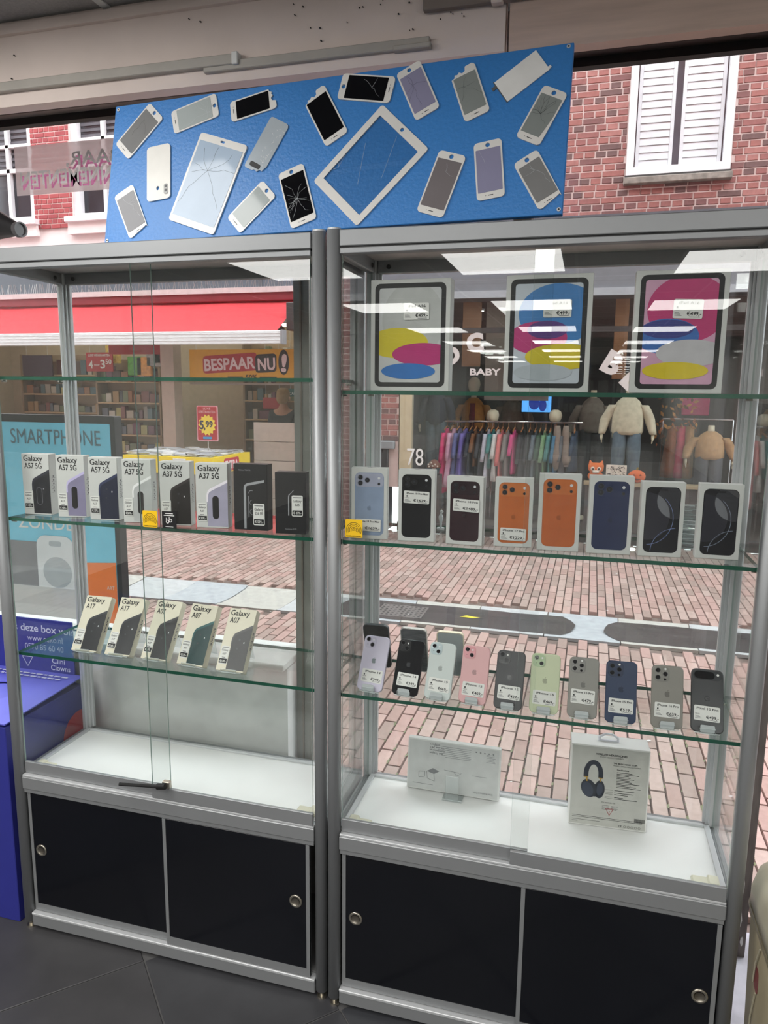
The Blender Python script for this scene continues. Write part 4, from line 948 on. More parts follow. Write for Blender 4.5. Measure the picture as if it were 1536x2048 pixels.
# black security camera at the left edge
SPT = empty('security_camera', (-0.245, 0.35, 2.235), (0, 0, radians(-12))); tag(SPT, 'black cone shaped camera housing above the left showcase', 'camera')
MB().loft([[(x, r_ * cos(a), z0 + r_ * sin(a)) for a in [2 * pi * i / 18 for i in range(18)]] for x, r_, z0 in ((-.16, .02, .03), (-.14, .05, .03), (-.02, .048, .012), (.075, .022, -.012), (.082, .0225, -.014))]).build('housing', mat('black_housing', (34, 33, 35), 0.45), SPT, True)
MB().loft([[(x, r_ * cos(a), -.0155 + r_ * sin(a)) for a in [2 * pi * i / 18 for i in range(18)]] for x, r_ in ((.080, .018), (.080, .024), (.098, .024), (.098, .019), (.092, .018))]).build('lens_ring', mat('lens_ring_grey', (84, 82, 84), 0.3), SPT)
MB().tube([(-.10, 0, .07), (-.10, 0, .30), (-.10, -.15, .335)], .012, 8).build('bracket', M_black, SPT)

# ================================================================ the two showcases
M_alu = mat('anodised_aluminium', (154, 156, 158), 0.48, 0.5, var=0.03, scale=3)
M_alu_l = mat('bright_aluminium', (206, 208, 210), 0.45, 0.3, var=0.03)
M_cglass = glass('showcase_glass', (0.975, 0.985, 0.98))
M_gedge = mat('green_glass_edge', (14, 84, 64), 0.2, var=0.2, scale=8, spec=0.7)
M_sglass = glass('shelf_glass', (0.93, 0.96, 0.945))
M_gcut = mat('glass_cut_edge', (150, 172, 164), 0.2)
M_blackdoor = mat('black_door_laminate', (9, 11, 18), 0.16, var=0.2, scale=2)
M_floorw = mat('white_laminate', (247, 247, 246), 0.35, var=0.02)
M_inside = mat('grey_side_laminate', (150, 150, 150), 0.6)
M_topin = mat('showcase_ceiling', (190, 184, 180), 0.5)
M_clip = mat('cream_clip', (222, 218, 198), 0.5)
M_steel = mat('nickel', (176, 170, 158), 0.25, 0.9)
YB = 0.325      # back post axis
def showcase(label, loc, rotz, shelves, split, pulls, lock=False):
    R_ = empty('display_showcase', loc, (0, 0, rotz)); tag(R_, label, 'showcase')
    for x, yy in ((0, 0), (1, 0), (0, YB), (1, YB)):
        if yy == 0:
            p = MB().cyl((x, yy, 0.025), (x, yy, 2.093), 0.0175, 24).build('post', M_alu, R_, True)
            MB().cyl((x, yy, 2.0932), (x, yy, 2.097), 0.0165, 24).build('post_cap', M_alu_l, R_)
        else:
            s_ = 1 if x == 0 else -1
            m_ = MB().cyl((x, yy, 0.025), (x, yy, 2.093), 0.0175, 20)
            m_.box(x + s_ * 0.010, yy - 0.012, 0.54, x + s_ * 0.021, yy - 0.004, 2.04).box(x + s_ * 0.014, yy - 0.0225, 0.54, x + s_ * 0.006, yy - 0.012, 2.04).box(x + s_ * 0.021, yy - 0.004, 0.54, x + s_ * 0.028, yy + 0.006, 2.04)
            m_.build('post', M_alu_l, R_)
        MB().cyl((x, yy, 0), (x, yy, 0.006), 0.014, 14).cyl((x, yy, 0.006), (x, yy, 0.026), 0.007, 10).build('foot', M_steel, R_)
    a, b = 0.0172, 1 - 0.0172
    # top rails and ceiling
    MB().bbox(a, -0.013, 2.0535, b, 0.012, 2.0915, 0.002).build('top_rail', M_alu, R_)
    MB().box(a + 0.002, -0.009, 2.050, b - 0.002, 0.010, 2.0535).build('rail_groove', M_black, R_)
    MB().bbox(a + 0.001, -0.013, 2.0365, b - 0.001, 0.014, 2.0500, 0.0015).build('door_track', M_alu, R_)
    for x0, x1 in ((-0.010, 0.012), (0.988, 1.010)):
        MB().bbox(x0, a, 2.040, x1, YB - 0.016, 2.0915, 0.002).build('side_rail', M_alu, R_)
    MB().bbox(a, YB - 0.012, 2.040, b, YB + 0.010, 2.0915, 0.002).build('back_rail', M_alu, R_)
    MB().box(0.012, 0.013, 2.074, 0.988, YB - 0.012, 2.090).build('roof_panel', M_topin, R_)
    bo = MB()
    for x, yy in ((0.05, YB - 0.0125), (0.95, YB - 0.0125)): bo.cyl((x, yy, 2.057), (x, yy - 0.003, 2.057), 0.006, 12)
    for x, s_ in ((0.0125, 1), (0.9875, -1)): bo.cyl((x, YB - 0.05, 2.057), (x + s_ * 0.003, YB - 0.05, 2.057), 0.006, 12)
    bo.build('bolt', M_black, R_)
    # floor of the glass part
    MB().box(0.010, 0.012, 0.516, 0.990, YB - 0.010, 0.5350).build('base_panel', M_floorw, R_)
    for x0, x1 in ((0.012, 0.026), (0.974, 0.988)): MB().bbox(x0, 0.015, 0.534, x1, YB - 0.018, 0.5415, 0.001).build('base_profile', M_alu_l, R_)
    MB().bbox(0.026, YB - 0.026, 0.534, 0.974, YB - 0.014, 0.5415, 0.001).build('base_profile', M_alu_l, R_)
    for x0, x1 in ((-0.010, 0.010), (0.990, 1.010)): MB().bbox(x0, a, 0.478, x1, YB - 0.016, 0.5345, 0.002).build('side_rail', M_alu, R_)
    MB().bbox(a, YB - 0.010, 0.478, b, YB + 0.010, 0.5345, 0.002).build('back_rail', M_alu, R_)
    # panes
    for x0 in (0.001, 0.994): MB().box(x0, a + 0.003, 0.5345, x0 + 0.005, YB - 0.018, 2.040, 0, edge=(2, 4)).build('side_pane', [M_cglass, M_gcut], R_)
    MB().box(a + 0.004, YB + 0.002, 0.5345, b - 0.004, YB + 0.007, 2.040).build('back_pane', M_cglass, R_)
    # front frame under the doors
    MB().bbox(a, -0.014, 0.4875, b, 0.012, 0.5270, 0.002).build('mid_rail', M_alu, R_)
    MB().bbox(a + 0.002, -0.010, 0.474, b - 0.002, 0.010, 0.4872, 0.001).build('mid_lip', M_alu, R_)
    MB().bbox(a + 0.001, -0.012, 0.5272, b - 0.001, 0.012, 0.5335, 0.001).build('lower_track', M_alu_l, R_)
    # sliding glass doors
    s0, s1 = split
    doors = []
    for (x0, x1, y0) in ((0.020, s1, 0.003), (s0, 0.9795, -0.011)):
        D_ = MB().box(x0, y0, 0.572, x1, y0 + 0.005, 2.045, 0, edge=(3, 5)).build('glass_door', [M_cglass, M_gcut], R_)
        MB().bbox(x0, y0 - 0.0025, 0.5345, x1, y0 + 0.0075, 0.5715, 0.001).build('door_rail', M_alu, D_)
        doors.append(D_)
    gp = MB().bbox(s1 - 0.11, 0.0008, 0.556, s1 - 0.012, 0.003, 0.566, 0.0005).build('finger_groove', M_inside, doors[0])
    if lock:
        MB().bbox(s1 - 0.010, -0.026, 0.578, s1 + 0.014, -0.0115, 0.600, 0.002).build('lock_body', M_steel, doors[1])
        MB().cyl((s1 + 0.004, -0.030, 0.589), (s1 - 0.022, -0.030, 0.585), 0.009, 10).cyl((s1 - 0.02, -0.030, 0.585), (s1 - 0.145, -0.036, 0.575), 0.0048, 8).build('lock_lever', M_black, doors[1])
    # lower cupboard
    for x0, x1 in ((-0.004, 0.004), (0.996, 1.004)): MB().box(x0, a, 0.05, x1, YB - 0.016, 0.478).build('side_panel', M_inside, R_)
    MB().box(a, YB - 0.002, 0.05, b, YB + 0.004, 0.478).build('back_panel', M_inside, R_)
    MB().box(0.006, 0.014, 0.05, 0.994, YB - 0.004, 0.062).build('bottom_panel', M_inside, R_)
    MB().bbox(a, -0.013, 0.014, b, 0.012, 0.052, 0.002).build('bottom_rail', M_alu, R_)
    MB().bbox(a, -0.015, 0.052, b, 0.012, 0.0595, 0.0015).build('bottom_lip', M_alu_l, R_)
    for i, (x0, x1, y0) in enumerate(((0.022, 0.522, 0.001), (0.506, 0.968 if lock else 0.978, -0.010))):
        d_ = MB().bbox(x0, y0, 0.062, x1, y0 + 0.008, 0.4735, 0.0008).build('cupboard_door', M_blackdoor, R_)
        MB().box(x0, y0 - 0.0015, 0.062, x1, y0 + 0.009, 0.0865).box(x0, y0 - 0.0015, 0.0865, x0 + 0.0105, y0 + 0.009, 0.4735).box(x1 - 0.0105, y0 - 0.0015, 0.0865, x1, y0 + 0.009, 0.4735).build('door_profile', M_alu, d_)
        px, pz = pulls[i]
        pr = [(0.0115, 0.001), (0.0195, 0.001), (0.0195, -0.0015), (0.018, -0.003), (0.0135, -0.003), (0.0115, 0.0005)]
        m_ = MB(); n = 24
        m_.loft([[(px + r_ * cos(2 * pi * k / n), y0 + yy, pz + r_ * sin(2 * pi * k / n)) for k in range(n)] for r_, yy in pr], caps=False)
        m_.build('finger_pull', M_steel, d_, True)
        m_ = MB(); m_.loft([[(px + r_ * cos(2 * pi * k / n), y0 + yy, pz + r_ * sin(2 * pi * k / n)) for k in range(n)] for r_, yy in ((0.0120, -0.0028), (0.0095, -0.0006), (0.0, -0.0004))], caps=False)
        m_.build('pull_cup', mat('dull_nickel', (126, 120, 110), 0.3, 0.8), d_, True)
    # plastic corner clips
    for x0, s_ in ((0.030, 1), (0.970, -1)):
        MB().bbox(min(x0, x0 + s_ * 0.060), 0.030, 0.5352, max(x0, x0 + s_ * 0.060), 0.062, 0.546, 0.004).bbox(min(x0 - s_ * .004, x0 + s_ * 0.022), 0.028, 0.5352, max(x0 - s_ * .004, x0 + s_ * 0.022), 0.066, 0.550, 0.003).build('corner_clip', M_clip, R_)
    # glass shelves on pins
    for z in shelves:
        S_ = MB().box(0.0085, 0.0165, z - 0.0095, 0.9915, 0.298, z, 0, edge=(2, 3, 4, 5)).build('glass_shelf', [M_sglass, M_gedge], R_)
        for x, s_ in ((0.0065, 1), (0.9935, -1)):
            for yy in (0.035, 0.27): MB().cyl((x, yy, z - 0.0130), (x + s_ * 0.016, yy, z - 0.0130), 0.0032, 8).build('shelf_pin', M_steel, S_)
    return R_, doors
SLZ = (1.7466, 1.3371, 0.9214); SRZ = (1.7174, 1.3389, 0.9242)
CL, dl = showcase('left glass showcase with aluminium posts holding boxed phones', (0, 0, 0), 0, SLZ, (0.478, 0.530), ((0.059, 0.276), (0.926, 0.294)), True)
CR, dr_ = showcase('right glass showcase with aluminium posts holding tablets and loose phones', (1.0422, -0.011, 0), 0.0034, SRZ, (0.474, 0.516), ((0.061, 0.279), (0.942, 0.273)))
# stickers on the glass doors
M_syel = mat('sticker_yellow', (244, 196, 22), 0.5); M_sbrn = mat('sticker_brown', (74, 56, 10), 0.6)
def cam_sticker(door, x, z, s, yy):
    MB().slab(rrect(x, z, x + s, z + s * 1.02, s * .08), yy, yy + 0.0004).build('sticker', M_syel, door)
    p = MB(); cx, cz = x + s / 2, z + s * .42
    for k, r_ in enumerate((.08, .16, .25, .34, .43)): p.arc(cx, cz, s * r_, s * .026, -25, 205, yy - .0004, n=16)
    p.flat(ellipse(cx, cz, s * .03, s * .03, 10), yy - .0004).text('CAMERABEWAKING', cx, z + s * .05, s * .10, yy - .0004, align='C', width=s * .86, bold=.02)
    p.build('sticker_print', M_sbrn, door)
cam_sticker(dl[1], 0.4855, 1.3415, 0.0455, -0.0117)
cam_sticker(dr_[0], 0.0285, 1.350, 0.0455, 0.0023)
MB().slab(rrect(0.546, 1.342, 0.590, 1.389, .002), -0.0117, -0.0113).build('sticker', mat('sticker_black', (20, 20, 22), 0.5), dl[1])
MB().bar((.556, 1.383), (.580, 1.383), .0022, -.0121).bar((.552, 1.3775), (.584, 1.3775), .0022, -.0121).bar((0.556, 1.3465), (0.580, 1.3465), .0012, -.0121).arc(.563, 1.3605, .0042, .0022, 0, 360, -.0121, n=14).arc(.572, 1.364, .0042, .0022, 0, 360, -.0121, n=14).bar((.5595, 1.362), (.5595, 1.371), .0022, -.0121).bar((.5685, 1.366), (.5685, 1.373), .0022, -.0121).build('sticker_print', M_white, dl[1])

# ================================================================ boxes and phones
M_box = mat('box_white', (214, 215, 212), 0.5, var=0.015); M_boxc = mat('box_cream', (232, 226, 206), 0.5, var=0.015)
M_boxk = mat('box_black', (24, 24, 26), 0.45, var=0.05)
M_ink = mat('ink_black', (16, 17, 20), 0.5); M_lab = mat('label_white', (232, 232, 228), 0.45); M_fine = mat('ink_grey', (120, 120, 122), 0.6); M_silver = mat('print_silver', (176, 178, 182), 0.35, 0.3)
def pm(n, c, r=0.3): return mat('print_' + n, c, r, var=0.06, scale=30)
def apple(m_, cx, cz, s, y, mi=0):
    pts = [(0, .28), (.12, .33), (.26, .28), (.33, .16), (.24, .02), (.27, -.14), (.36, -.22), (.24, -.43), (.13, -.48), (0, -.43), (-.13, -.48), (-.25, -.42), (-.37, -.2), (-.39, .05), (-.32, .24), (-.17, .33)]
    m_.flat([(cx + p[0] * s, cz + p[1] * s) for p in reversed(pts)], y, mi)
    m_.flat([(cx + p[0] * s, cz + p[1] * s) for p in ((-.02, .36), (.1, .40), (.16, .56), (.03, .50))], y, mi)
def price_label(parent, x, z, w, h, name, price, y, logo=True, rot=0.0, small='128GB', extra=True):
    """white price label, (x, z) its lower left corner"""
    L_ = MB().slab(rrect(0, 0, w, h, h * .08, 3), 0, .0004).build('price_label', M_lab, parent); L_.location = (x, y, z); L_.rotation_euler = (0, -rot, 0)
    p = MB()
    p.text(name, w * .52, h * .74, h * .215, -.0004, align='C', bold=.018, width=min(w * .84, w * .085 * len(name)))
    p.text(price, w * .955, h * .16, h * .28, -.0004, align='R', bold=.022, width=w * .088 * (len(price) - .4))
    if logo: apple(p, w * .13, h * .58, h * .15, -.0004)
    p.text(small, w * .05, h * .40, h * .10, -.0004, width=w * .17)
    if extra:
        for k in range(3): p.bar((w * .05, h * (.29 - .07 * k)), (w * (.20 + .05 * ((k * 7) % 3)), h * (.29 - .07 * k)), h * .028, -.0004, 1)
        p.bar((w * .56, h * .085), (w * .92, h * .085), h * .028, -.0004, 1)
    p.build('label_print', [M_ink, M_fine], L_)
    return L_
def carton(w, d, h, m, parent, lip=True):
    c_ = MB().bbox(0, 0, 0, w, d, h, .0008).build('carton', m, parent)
    return c_
def at_box(name, label, BL, BR, tilt=0, group=None, cat='phone box'):
    """an Empty at the lower left front corner, x along the front edge"""
    dx, dy = BR[0] - BL[0], BR[1] - BL[1]
    r = empty(name, BL, (radians(-tilt), 0, math.atan2(dy, dx))); tag(r, label, cat, group)
    return r, sqrt(dx * dx + dy * dy)

def galaxy_box(label, BL, BR, h, model, pcol, price, tilt=0, d=0.036, cream=False, island=None, group=None, w=None):
    r, w0 = at_box('phone_box', label, BL, BR, tilt, group); w = w or w0
    carton(w, d, h, M_boxc if cream else M_box, r)
    y = -.0003
    ph = [(.36 * w, 0.004), (w, 0.004), (w, .755 * h), (.47 * w, .615 * h), (.395 * w, .59 * h), (.355 * w, .55 * h), (.335 * w, .50 * h), (.335 * w, .40 * h), (.355 * w, .385 * h)]
    body = MB().flat(ph, y).build('phone_print', pm(*pcol), r)
    ed = MB(); c2 = tuple(min(255, int(v * 1.35 + 16)) for v in pcol[1])
    edge = [(.335 * w, .40 * h), (.335 * w, .50 * h), (.355 * w, .55 * h), (.395 * w, .59 * h), (.47 * w, .615 * h), (w, .755 * h)]
    inner = [(.385 * w, .40 * h), (.385 * w, .49 * h), (.40 * w, .525 * h), (.43 * w, .555 * h), (.50 * w, .578 * h), (w, .71 * h)]
    for i in range(5): ed.flat([inner[i], inner[i + 1], edge[i + 1], edge[i]], y * 2)
    ed.build('phone_print_edge', pm(pcol[0] + '_edge', c2), r)
    if island == 'oval': MB().flat(rrect(.52 * w, .14 * h, .72 * w, .50 * h, .1 * w, 8), y * 3).build('camera_print', pm('dark_island', (22, 20, 22)), r)
    elif island == 'ring':
        MB().arc(.60 * w, .40 * h, .10 * w, .008 * w, 0, 180, y * 3).arc(.60 * w, .22 * h, .10 * w, .008 * w, 180, 360, y * 3).bar((.50 * w, .22 * h), (.50 * w, .40 * h), .008 * w, y * 3).bar((.70 * w, .22 * h), (.70 * w, .40 * h), .008 * w, y * 3).flat(ellipse(.76 * w, .43 * h, .02 * w, .02 * w, 10), y * 3, 0).build('camera_print', pm('pale_dot', (150, 152, 160)), r)
    else:
        MB().flat(ellipse(.62 * w, .50 * h, .035 * w, .028 * w, 12), y * 3).flat(ellipse(.60 * w, .36 * h, .03 * w, .028 * w, 12), y * 3).flat(ellipse(.80 * w, .46 * h, .02 * w, .03 * w, 10), y * 3, 1).build('camera_print', [pm('lens_grey', (64, 66, 70)), pm('flash_white', (220, 222, 224))], r)
    MB().text('Galaxy', .075 * w, .885 * h, .125 * h * (1 if not cream else 1.0), y * 2, bold=.012, width=.70 * w).text(model, .10 * w, .765 * h, .125 * h, y * 2, bold=.012, width=(.64 if len(model) > 4 else .34) * w).build('title_lettering', M_ink, r)
    L_ = MB().slab(rrect(.045 * w, .10 * h, .345 * w, .385 * h, .004), -.0012, -.0006).build('price_label', M_lab, r)
    MB().text('Galaxy', .19 * w, .305 * h, .045 * h, -.0014, align='C', width=.24 * w, bold=.01).text(model.split()[0], .19 * w, .245 * h, .045 * h, -.0014, align='C', width=.14 * w, bold=.01).bar((.08 * w, .36 * h), (.31 * w, .36 * h), .010 * h, -.0014, 1).bar((.13 * w, .205 * h), (.25 * w, .205 * h), .010 * h, -.0014, 1).flat(rrect(.055 * w, .115 * h, .335 * w, .185 * h, .001), -.0013).build('label_print', [M_ink, M_fine], L_)
    MB().text(price, .195 * w, .132 * h, .048 * h, -.0017, align='C', width=.22 * w, bold=.02).build('label_price', M_lab, L_)
    s_ = MB()
    for k in range(5):
        z = h * (.62 - .06 * k); s_.add([(w + .0004, d * .5 - .003, z), (w + .0004, d * .5 + .003, z), (w + .0004, d * .5 + .003, z + .005), (w + .0004, d * .5 - .003, z + .005)], [(0, 1, 2, 3)])
        s_.add([(w + .0004, d * .25, z - .003), (w + .0004, d * .75, z - .003), (w + .0004, d * .75, z - .002), (w + .0004, d * .25, z - .002)], [(0, 1, 2, 3)])
    s_.build('side_print', M_fine, r)
    return r
Z2 = SLZ[1] + .0005
GA = 'upright white phone boxes on the left middle shelf'
galaxy_box('white A57 5G phone box showing a black phone, leftmost on its shelf', (0.016, 0.078, Z2), (0.106, 0.086, Z2), .183, 'A57 5G', ('ink_black_phone', (26, 28, 36)), '€ 439,-', island='ring', group=GA)
galaxy_box('white A57 5G phone box showing a lilac phone', (0.144, 0.070, Z2), (0.231, 0.083, Z2), .183, 'A57 5G', ('lilac_phone', (140, 134, 164)), '€ 439,-', island='oval', group=GA)
galaxy_box('white A57 5G phone box showing a navy blue phone', (0.264, 0.058, Z2), (0.352, 0.070, Z2), .182, 'A57 5G', ('navy_phone', (28, 34, 58)), '€ 379,-', group=GA)
galaxy_box('white A37 5G phone box showing a pale silver phone', (0.380, 0.053, Z2), (0.466, 0.065, Z2), .181, 'A37 5G', ('silver_phone', (190, 192, 192)), '€309,-', island='oval', group=GA)
galaxy_box('white A37 5G phone box showing a black phone, behind the black sticker', (0.505, 0.047, Z2), (0.591, 0.062, Z2), .180, 'A37 5G', ('brown_black_phone', (32, 28, 28)), '€309,-', group=GA)
galaxy_box('white A37 5G phone box showing a lavender phone', (0.616, 0.049, Z2), (0.706, 0.062, Z2), .179, 'A37 5G', ('lavender_phone', (172, 168, 190)), '€309,-', island='oval', group=GA)
def black_box(label, BL, BR, h, model, price, small):
    r, w = at_box('phone_box', label, BL, BR, 0)
    d = .036; carton(w, d, h, M_boxk, r); y = -.0003
    p = MB(); k = .75 if small else 1.0
    x0 = .42 * w if small else .30 * w; z1 = (.60 if small else .64) * h; z0 = (.30 if small else .02) * h; th = (.035 if small else .07) * w
    zr = (.755 if not small else .715) * h; xr = (.92 if not small else .60) * w
    p.flat([(x0, z0), (x0 + th, z0), (x0 + th, z1 - .01 * h), (x0 + th * 1.3, z1 + .03 * h), (xr, zr - th * .6), (xr, zr + th * .4), (x0 + .10 * w, z1 + .07 * h), (x0 + .02 * w, z1 + .04 * h), (x0, z1)], y)
    if not small:
        p.bar((.45 * w, .20 * h), (.45 * w, .52 * h), .02 * w, y).arc(.53 * w, .56 * h, .08 * w, .012 * w, 60, 180, y).arc(.55 * w, .42 * h, .07 * w, .008 * w, 90, 270, y).arc(.55 * w, .28 * h, .07 * w, .008 * w, 90, 270, y)
    p.build('phone_outline', M_silver, r)
    MB().text('Galaxy ' + model, .15 * w if not small else .33 * w, (.90 if not small else .07) * h, .028 * h, y, width=.36 * w).build('title_lettering', M_silver, r)
    x, z, lw, lh = (.58 * w, .08 * h, .34 * w, .33 * h) if not small else (.54 * w, .29 * h, .36 * w, .34 * h)
    L_ = MB().slab(rrect(x, z, x + lw, z + lh, .004), -.0012, -.0006).build('price_label', M_lab, r)
    MB().text('Galaxy', x + lw / 2, z + lh * .68, lh * .17, -.0014, align='C', width=lw * .78, bold=.012).text(model, x + lw / 2, z + lh * .50, lh * .17, -.0014, align='C', width=lw * (.7 if not small else .42), bold=.012).bar((x + lw * .12, z + lh * .90), (x + lw * .88, z + lh * .90), lh * .04, -.0014, 1).flat(rrect(x + lw * .06, z + lh * .05, x + lw * .94, z + lh * .29, .001), -.0013).build('label_print', [M_ink, M_fine], L_)
    MB().text(price, x + lw / 2, z + lh * .11, lh * .16, -.0017, align='C', width=lw * .72, bold=.02).build('label_price', M_lab, L_)
black_box('tall black S26 FE phone box with a silver outline', (0.727, 0.058, Z2), (0.825, 0.060, Z2), .181, 'S26 FE', '€ 539,-', False)
black_box('shorter black S25 phone box at the right end of its shelf', (0.858, 0.038, Z2), (0.941, 0.050, Z2), .165, 'S25', '€ 479,-', True)

# acrylic easels
M_acr = glass('clear_acrylic', (0.95, 0.965, 0.965), 0.05, 0.05, (0.9, 0.92, 0.92))
M_acre = mat('acrylic_edge', (232, 238, 238), 0.15, spec=0.8)
def easel(label, loc, rotz, w, depth, tilt, back, lip=.010, group=None):
    """bent clear sheet: front lip, seat, leaning back, rear foot; origin at the seat front on the shelf"""
    r = empty('acrylic_stand', loc, (0, 0, rotz)); tag(r, label, 'stand', group); t = radians(tilt); th = .002
    s, c = sin(t), cos(t)
    def strip(p, q, wx0, wx1):
        (y0, z0), (y1, z1) = p, q; L = sqrt((y1 - y0) ** 2 + (z1 - z0) ** 2); ny, nz = -(z1 - z0) / L * th, (y1 - y0) / L * th
        v = [(wx0, y0, z0), (wx1, y0, z0), (wx1, y1, z1), (wx0, y1, z1)]; v += [(a, b + ny, d + nz) for a, b, d in v]
        m_ = MB(); m_.v = v; m_.f = [(0, 3, 2, 1), (4, 5, 6, 7), (0, 1, 5, 4), (1, 2, 6, 5), (2, 3, 7, 6), (3, 0, 4, 7)]; m_.m = [0, 0, 1, 1, 1, 1]
        return m_
    b0 = (depth * .0, .004); seat = (depth * c * .98, .004 - 0 * s)
    def mk(nm, *a):
        m_ = strip(*a); m_.build(nm, [M_acr, M_acre], r)
    mk('seat', (0, .002), (depth, .002), -w / 2, w / 2)
    mk('lip', (-.001, .002), (-.001 - lip * s * .2, .002 + lip), -w * .32, w * .32)
    mk('back_rest', (depth, .002), (depth + back * s, .002 + back * c), -w / 2, w / 2)
    mk('rear_foot', (depth + back * s * .92, .002 + back * c * .92), (depth + back * s * .92 + .030, .0015), -w * .30, w * .30)
    return r
Z3 = SLZ[2] + .0005
cz = Z3 + .0045
A3 = [('cream A17 phone box leaning on a stand at the left end', (0.161, 0.066), (0.249, 0.068), .174, 32, 'A17', ('black_wave_phone', (30, 32, 36)), '€199,-'),
      ('cream A17 phone box leaning on a stand, second from the left', (0.279, 0.066), (0.365, 0.067), .180, 34, 'A17', ('black_wave_phone_two', (28, 29, 33)), '€169,-'),
      ('cream A07 phone box leaning behind the overlap of the glass doors', (0.403, 0.068), (0.490, 0.065), .182, 33, 'A07', ('charcoal_phone', (28, 28, 30)), '€119,-'),
      ('cream A07 phone box showing a dark green phone', (0.527, 0.062), (0.616, 0.055), .181, 30, 'A07', ('dark_green_phone', (24, 60, 60)), '€159,-'),
      ('cream A07 phone box leaning on a stand at the right end', (0.660, 0.050), (0.746, 0.050), .184, 33, 'A07', ('soot_phone', (30, 28, 30)), '€159,-')]
for i, (lb, BL, BR, h, tl, mo, pc, pr) in enumerate(A3):
    ang = math.atan2(BR[1] - BL[1], BR[0] - BL[0])
    tl2 = tl
    g_ = galaxy_box(lb, (BL[0], BL[1], cz), (BR[0], BR[1], cz), h, mo, pc, pr, tilt=tl2, d=.026, cream=True, group='leaning cream phone boxes on the left lower shelf')
    mx, my = (BL[0] + BR[0]) / 2, (BL[1] + BR[1]) / 2
    easel('clear acrylic stand under the %s leaning cream box' % ('first', 'second', 'third', 'fourth', 'fifth')[i], (mx + .004 * sin(ang), my - .002, Z3), ang, .074, .031, tl2, .118, group='clear stands on the left lower shelf')

# tablets
def tablet_box(label, x0, x1, y, ztop, shapes, bgc, tilt_lab):
    z0 = SRZ[0] + .0005; w = x1 - x0; h = ztop - z0
    r = empty('tablet_box', (x0, y, z0)); tag(r, label, 'tablet box', 'tablet boxes on the top shelf')
    carton(w, .045, h, M_box, r)
    fx0, fx1, fz0, fz1 = .055 * w, .945 * w, .035 * h, .965 * h
    MB().flat(rrect(fx0, fz0, fx1, fz1, .07 * w, 8), -.0003).build('tablet_print', M_ink, r)
    b = .056 * w; sx0, sx1, sz0, sz1 = fx0 + b, fx1 - b, fz0 + b, fz1 - b
    scr = rrect(sx0, sz0, sx1, sz1, .035 * w, 6)
    MB().flat(scr, -.0006).build('screen_print', pm('ground_%d_%d_%d' % bgc, bgc, .35), r)
    sw, sh = sx1 - sx0, sz1 - sz0
    for k, (cx, cz_, a, b_, c) in enumerate(shapes):
        pl = clip(ellipse(sx0 + cx * sw, sz0 + cz_ * sh, a * sw, b_ * sh, 48), scr)
        if pl: MB().flat(pl, -.0009 - .0002 * k).build('petal_print', pm('petal_%d_%d_%d' % c, c, .35), r)
    price_label(r, *tilt_lab[:4], 'iPad A16', '€499,-', -.0030, rot=tilt_lab[4])
tablet_box('tablet box with a grey, yellow, magenta and blue petal picture', 1.112, 1.313, .065, 1.987,
           ((.55, .66, .50, .40, (186, 188, 186)), (.30, .42, .50, .16, (214, 196, 30)), (.72, .30, .50, .12, (186, 36, 116)), (.48, .12, .44, .085, (28, 112, 190))), (200, 202, 202), (.085, .172, .064, .040, 0.0))
tablet_box('tablet box with a blue, purple, magenta and yellow petal picture', 1.446, 1.644, .065, 1.988,
           ((.66, .70, .60, .30, (44, 124, 194)), (.36, .46, .44, .165, (190, 36, 118)), (.50, .54, .30, .09, (86, 40, 128)), (.74, .27, .56, .13, (220, 200, 24)), (.45, .11, .44, .085, (184, 192, 200))), (196, 204, 214), (.088, .172, .064, .040, 0.0))
tablet_box('tablet box with a magenta, blue, grey and yellow petal picture', 1.736, 1.932, .065, 1.989,
           ((.60, .72, .56, .32, (194, 36, 112)), (.34, .46, .44, .17, (40, 104, 184)), (.34, .53, .36, .09, (38, 48, 132)), (.68, .30, .48, .13, (198, 196, 200)), (.48, .13, .46, .085, (224, 200, 20))), (214, 164, 192), (.082, .166, .062, .042, -0.04))

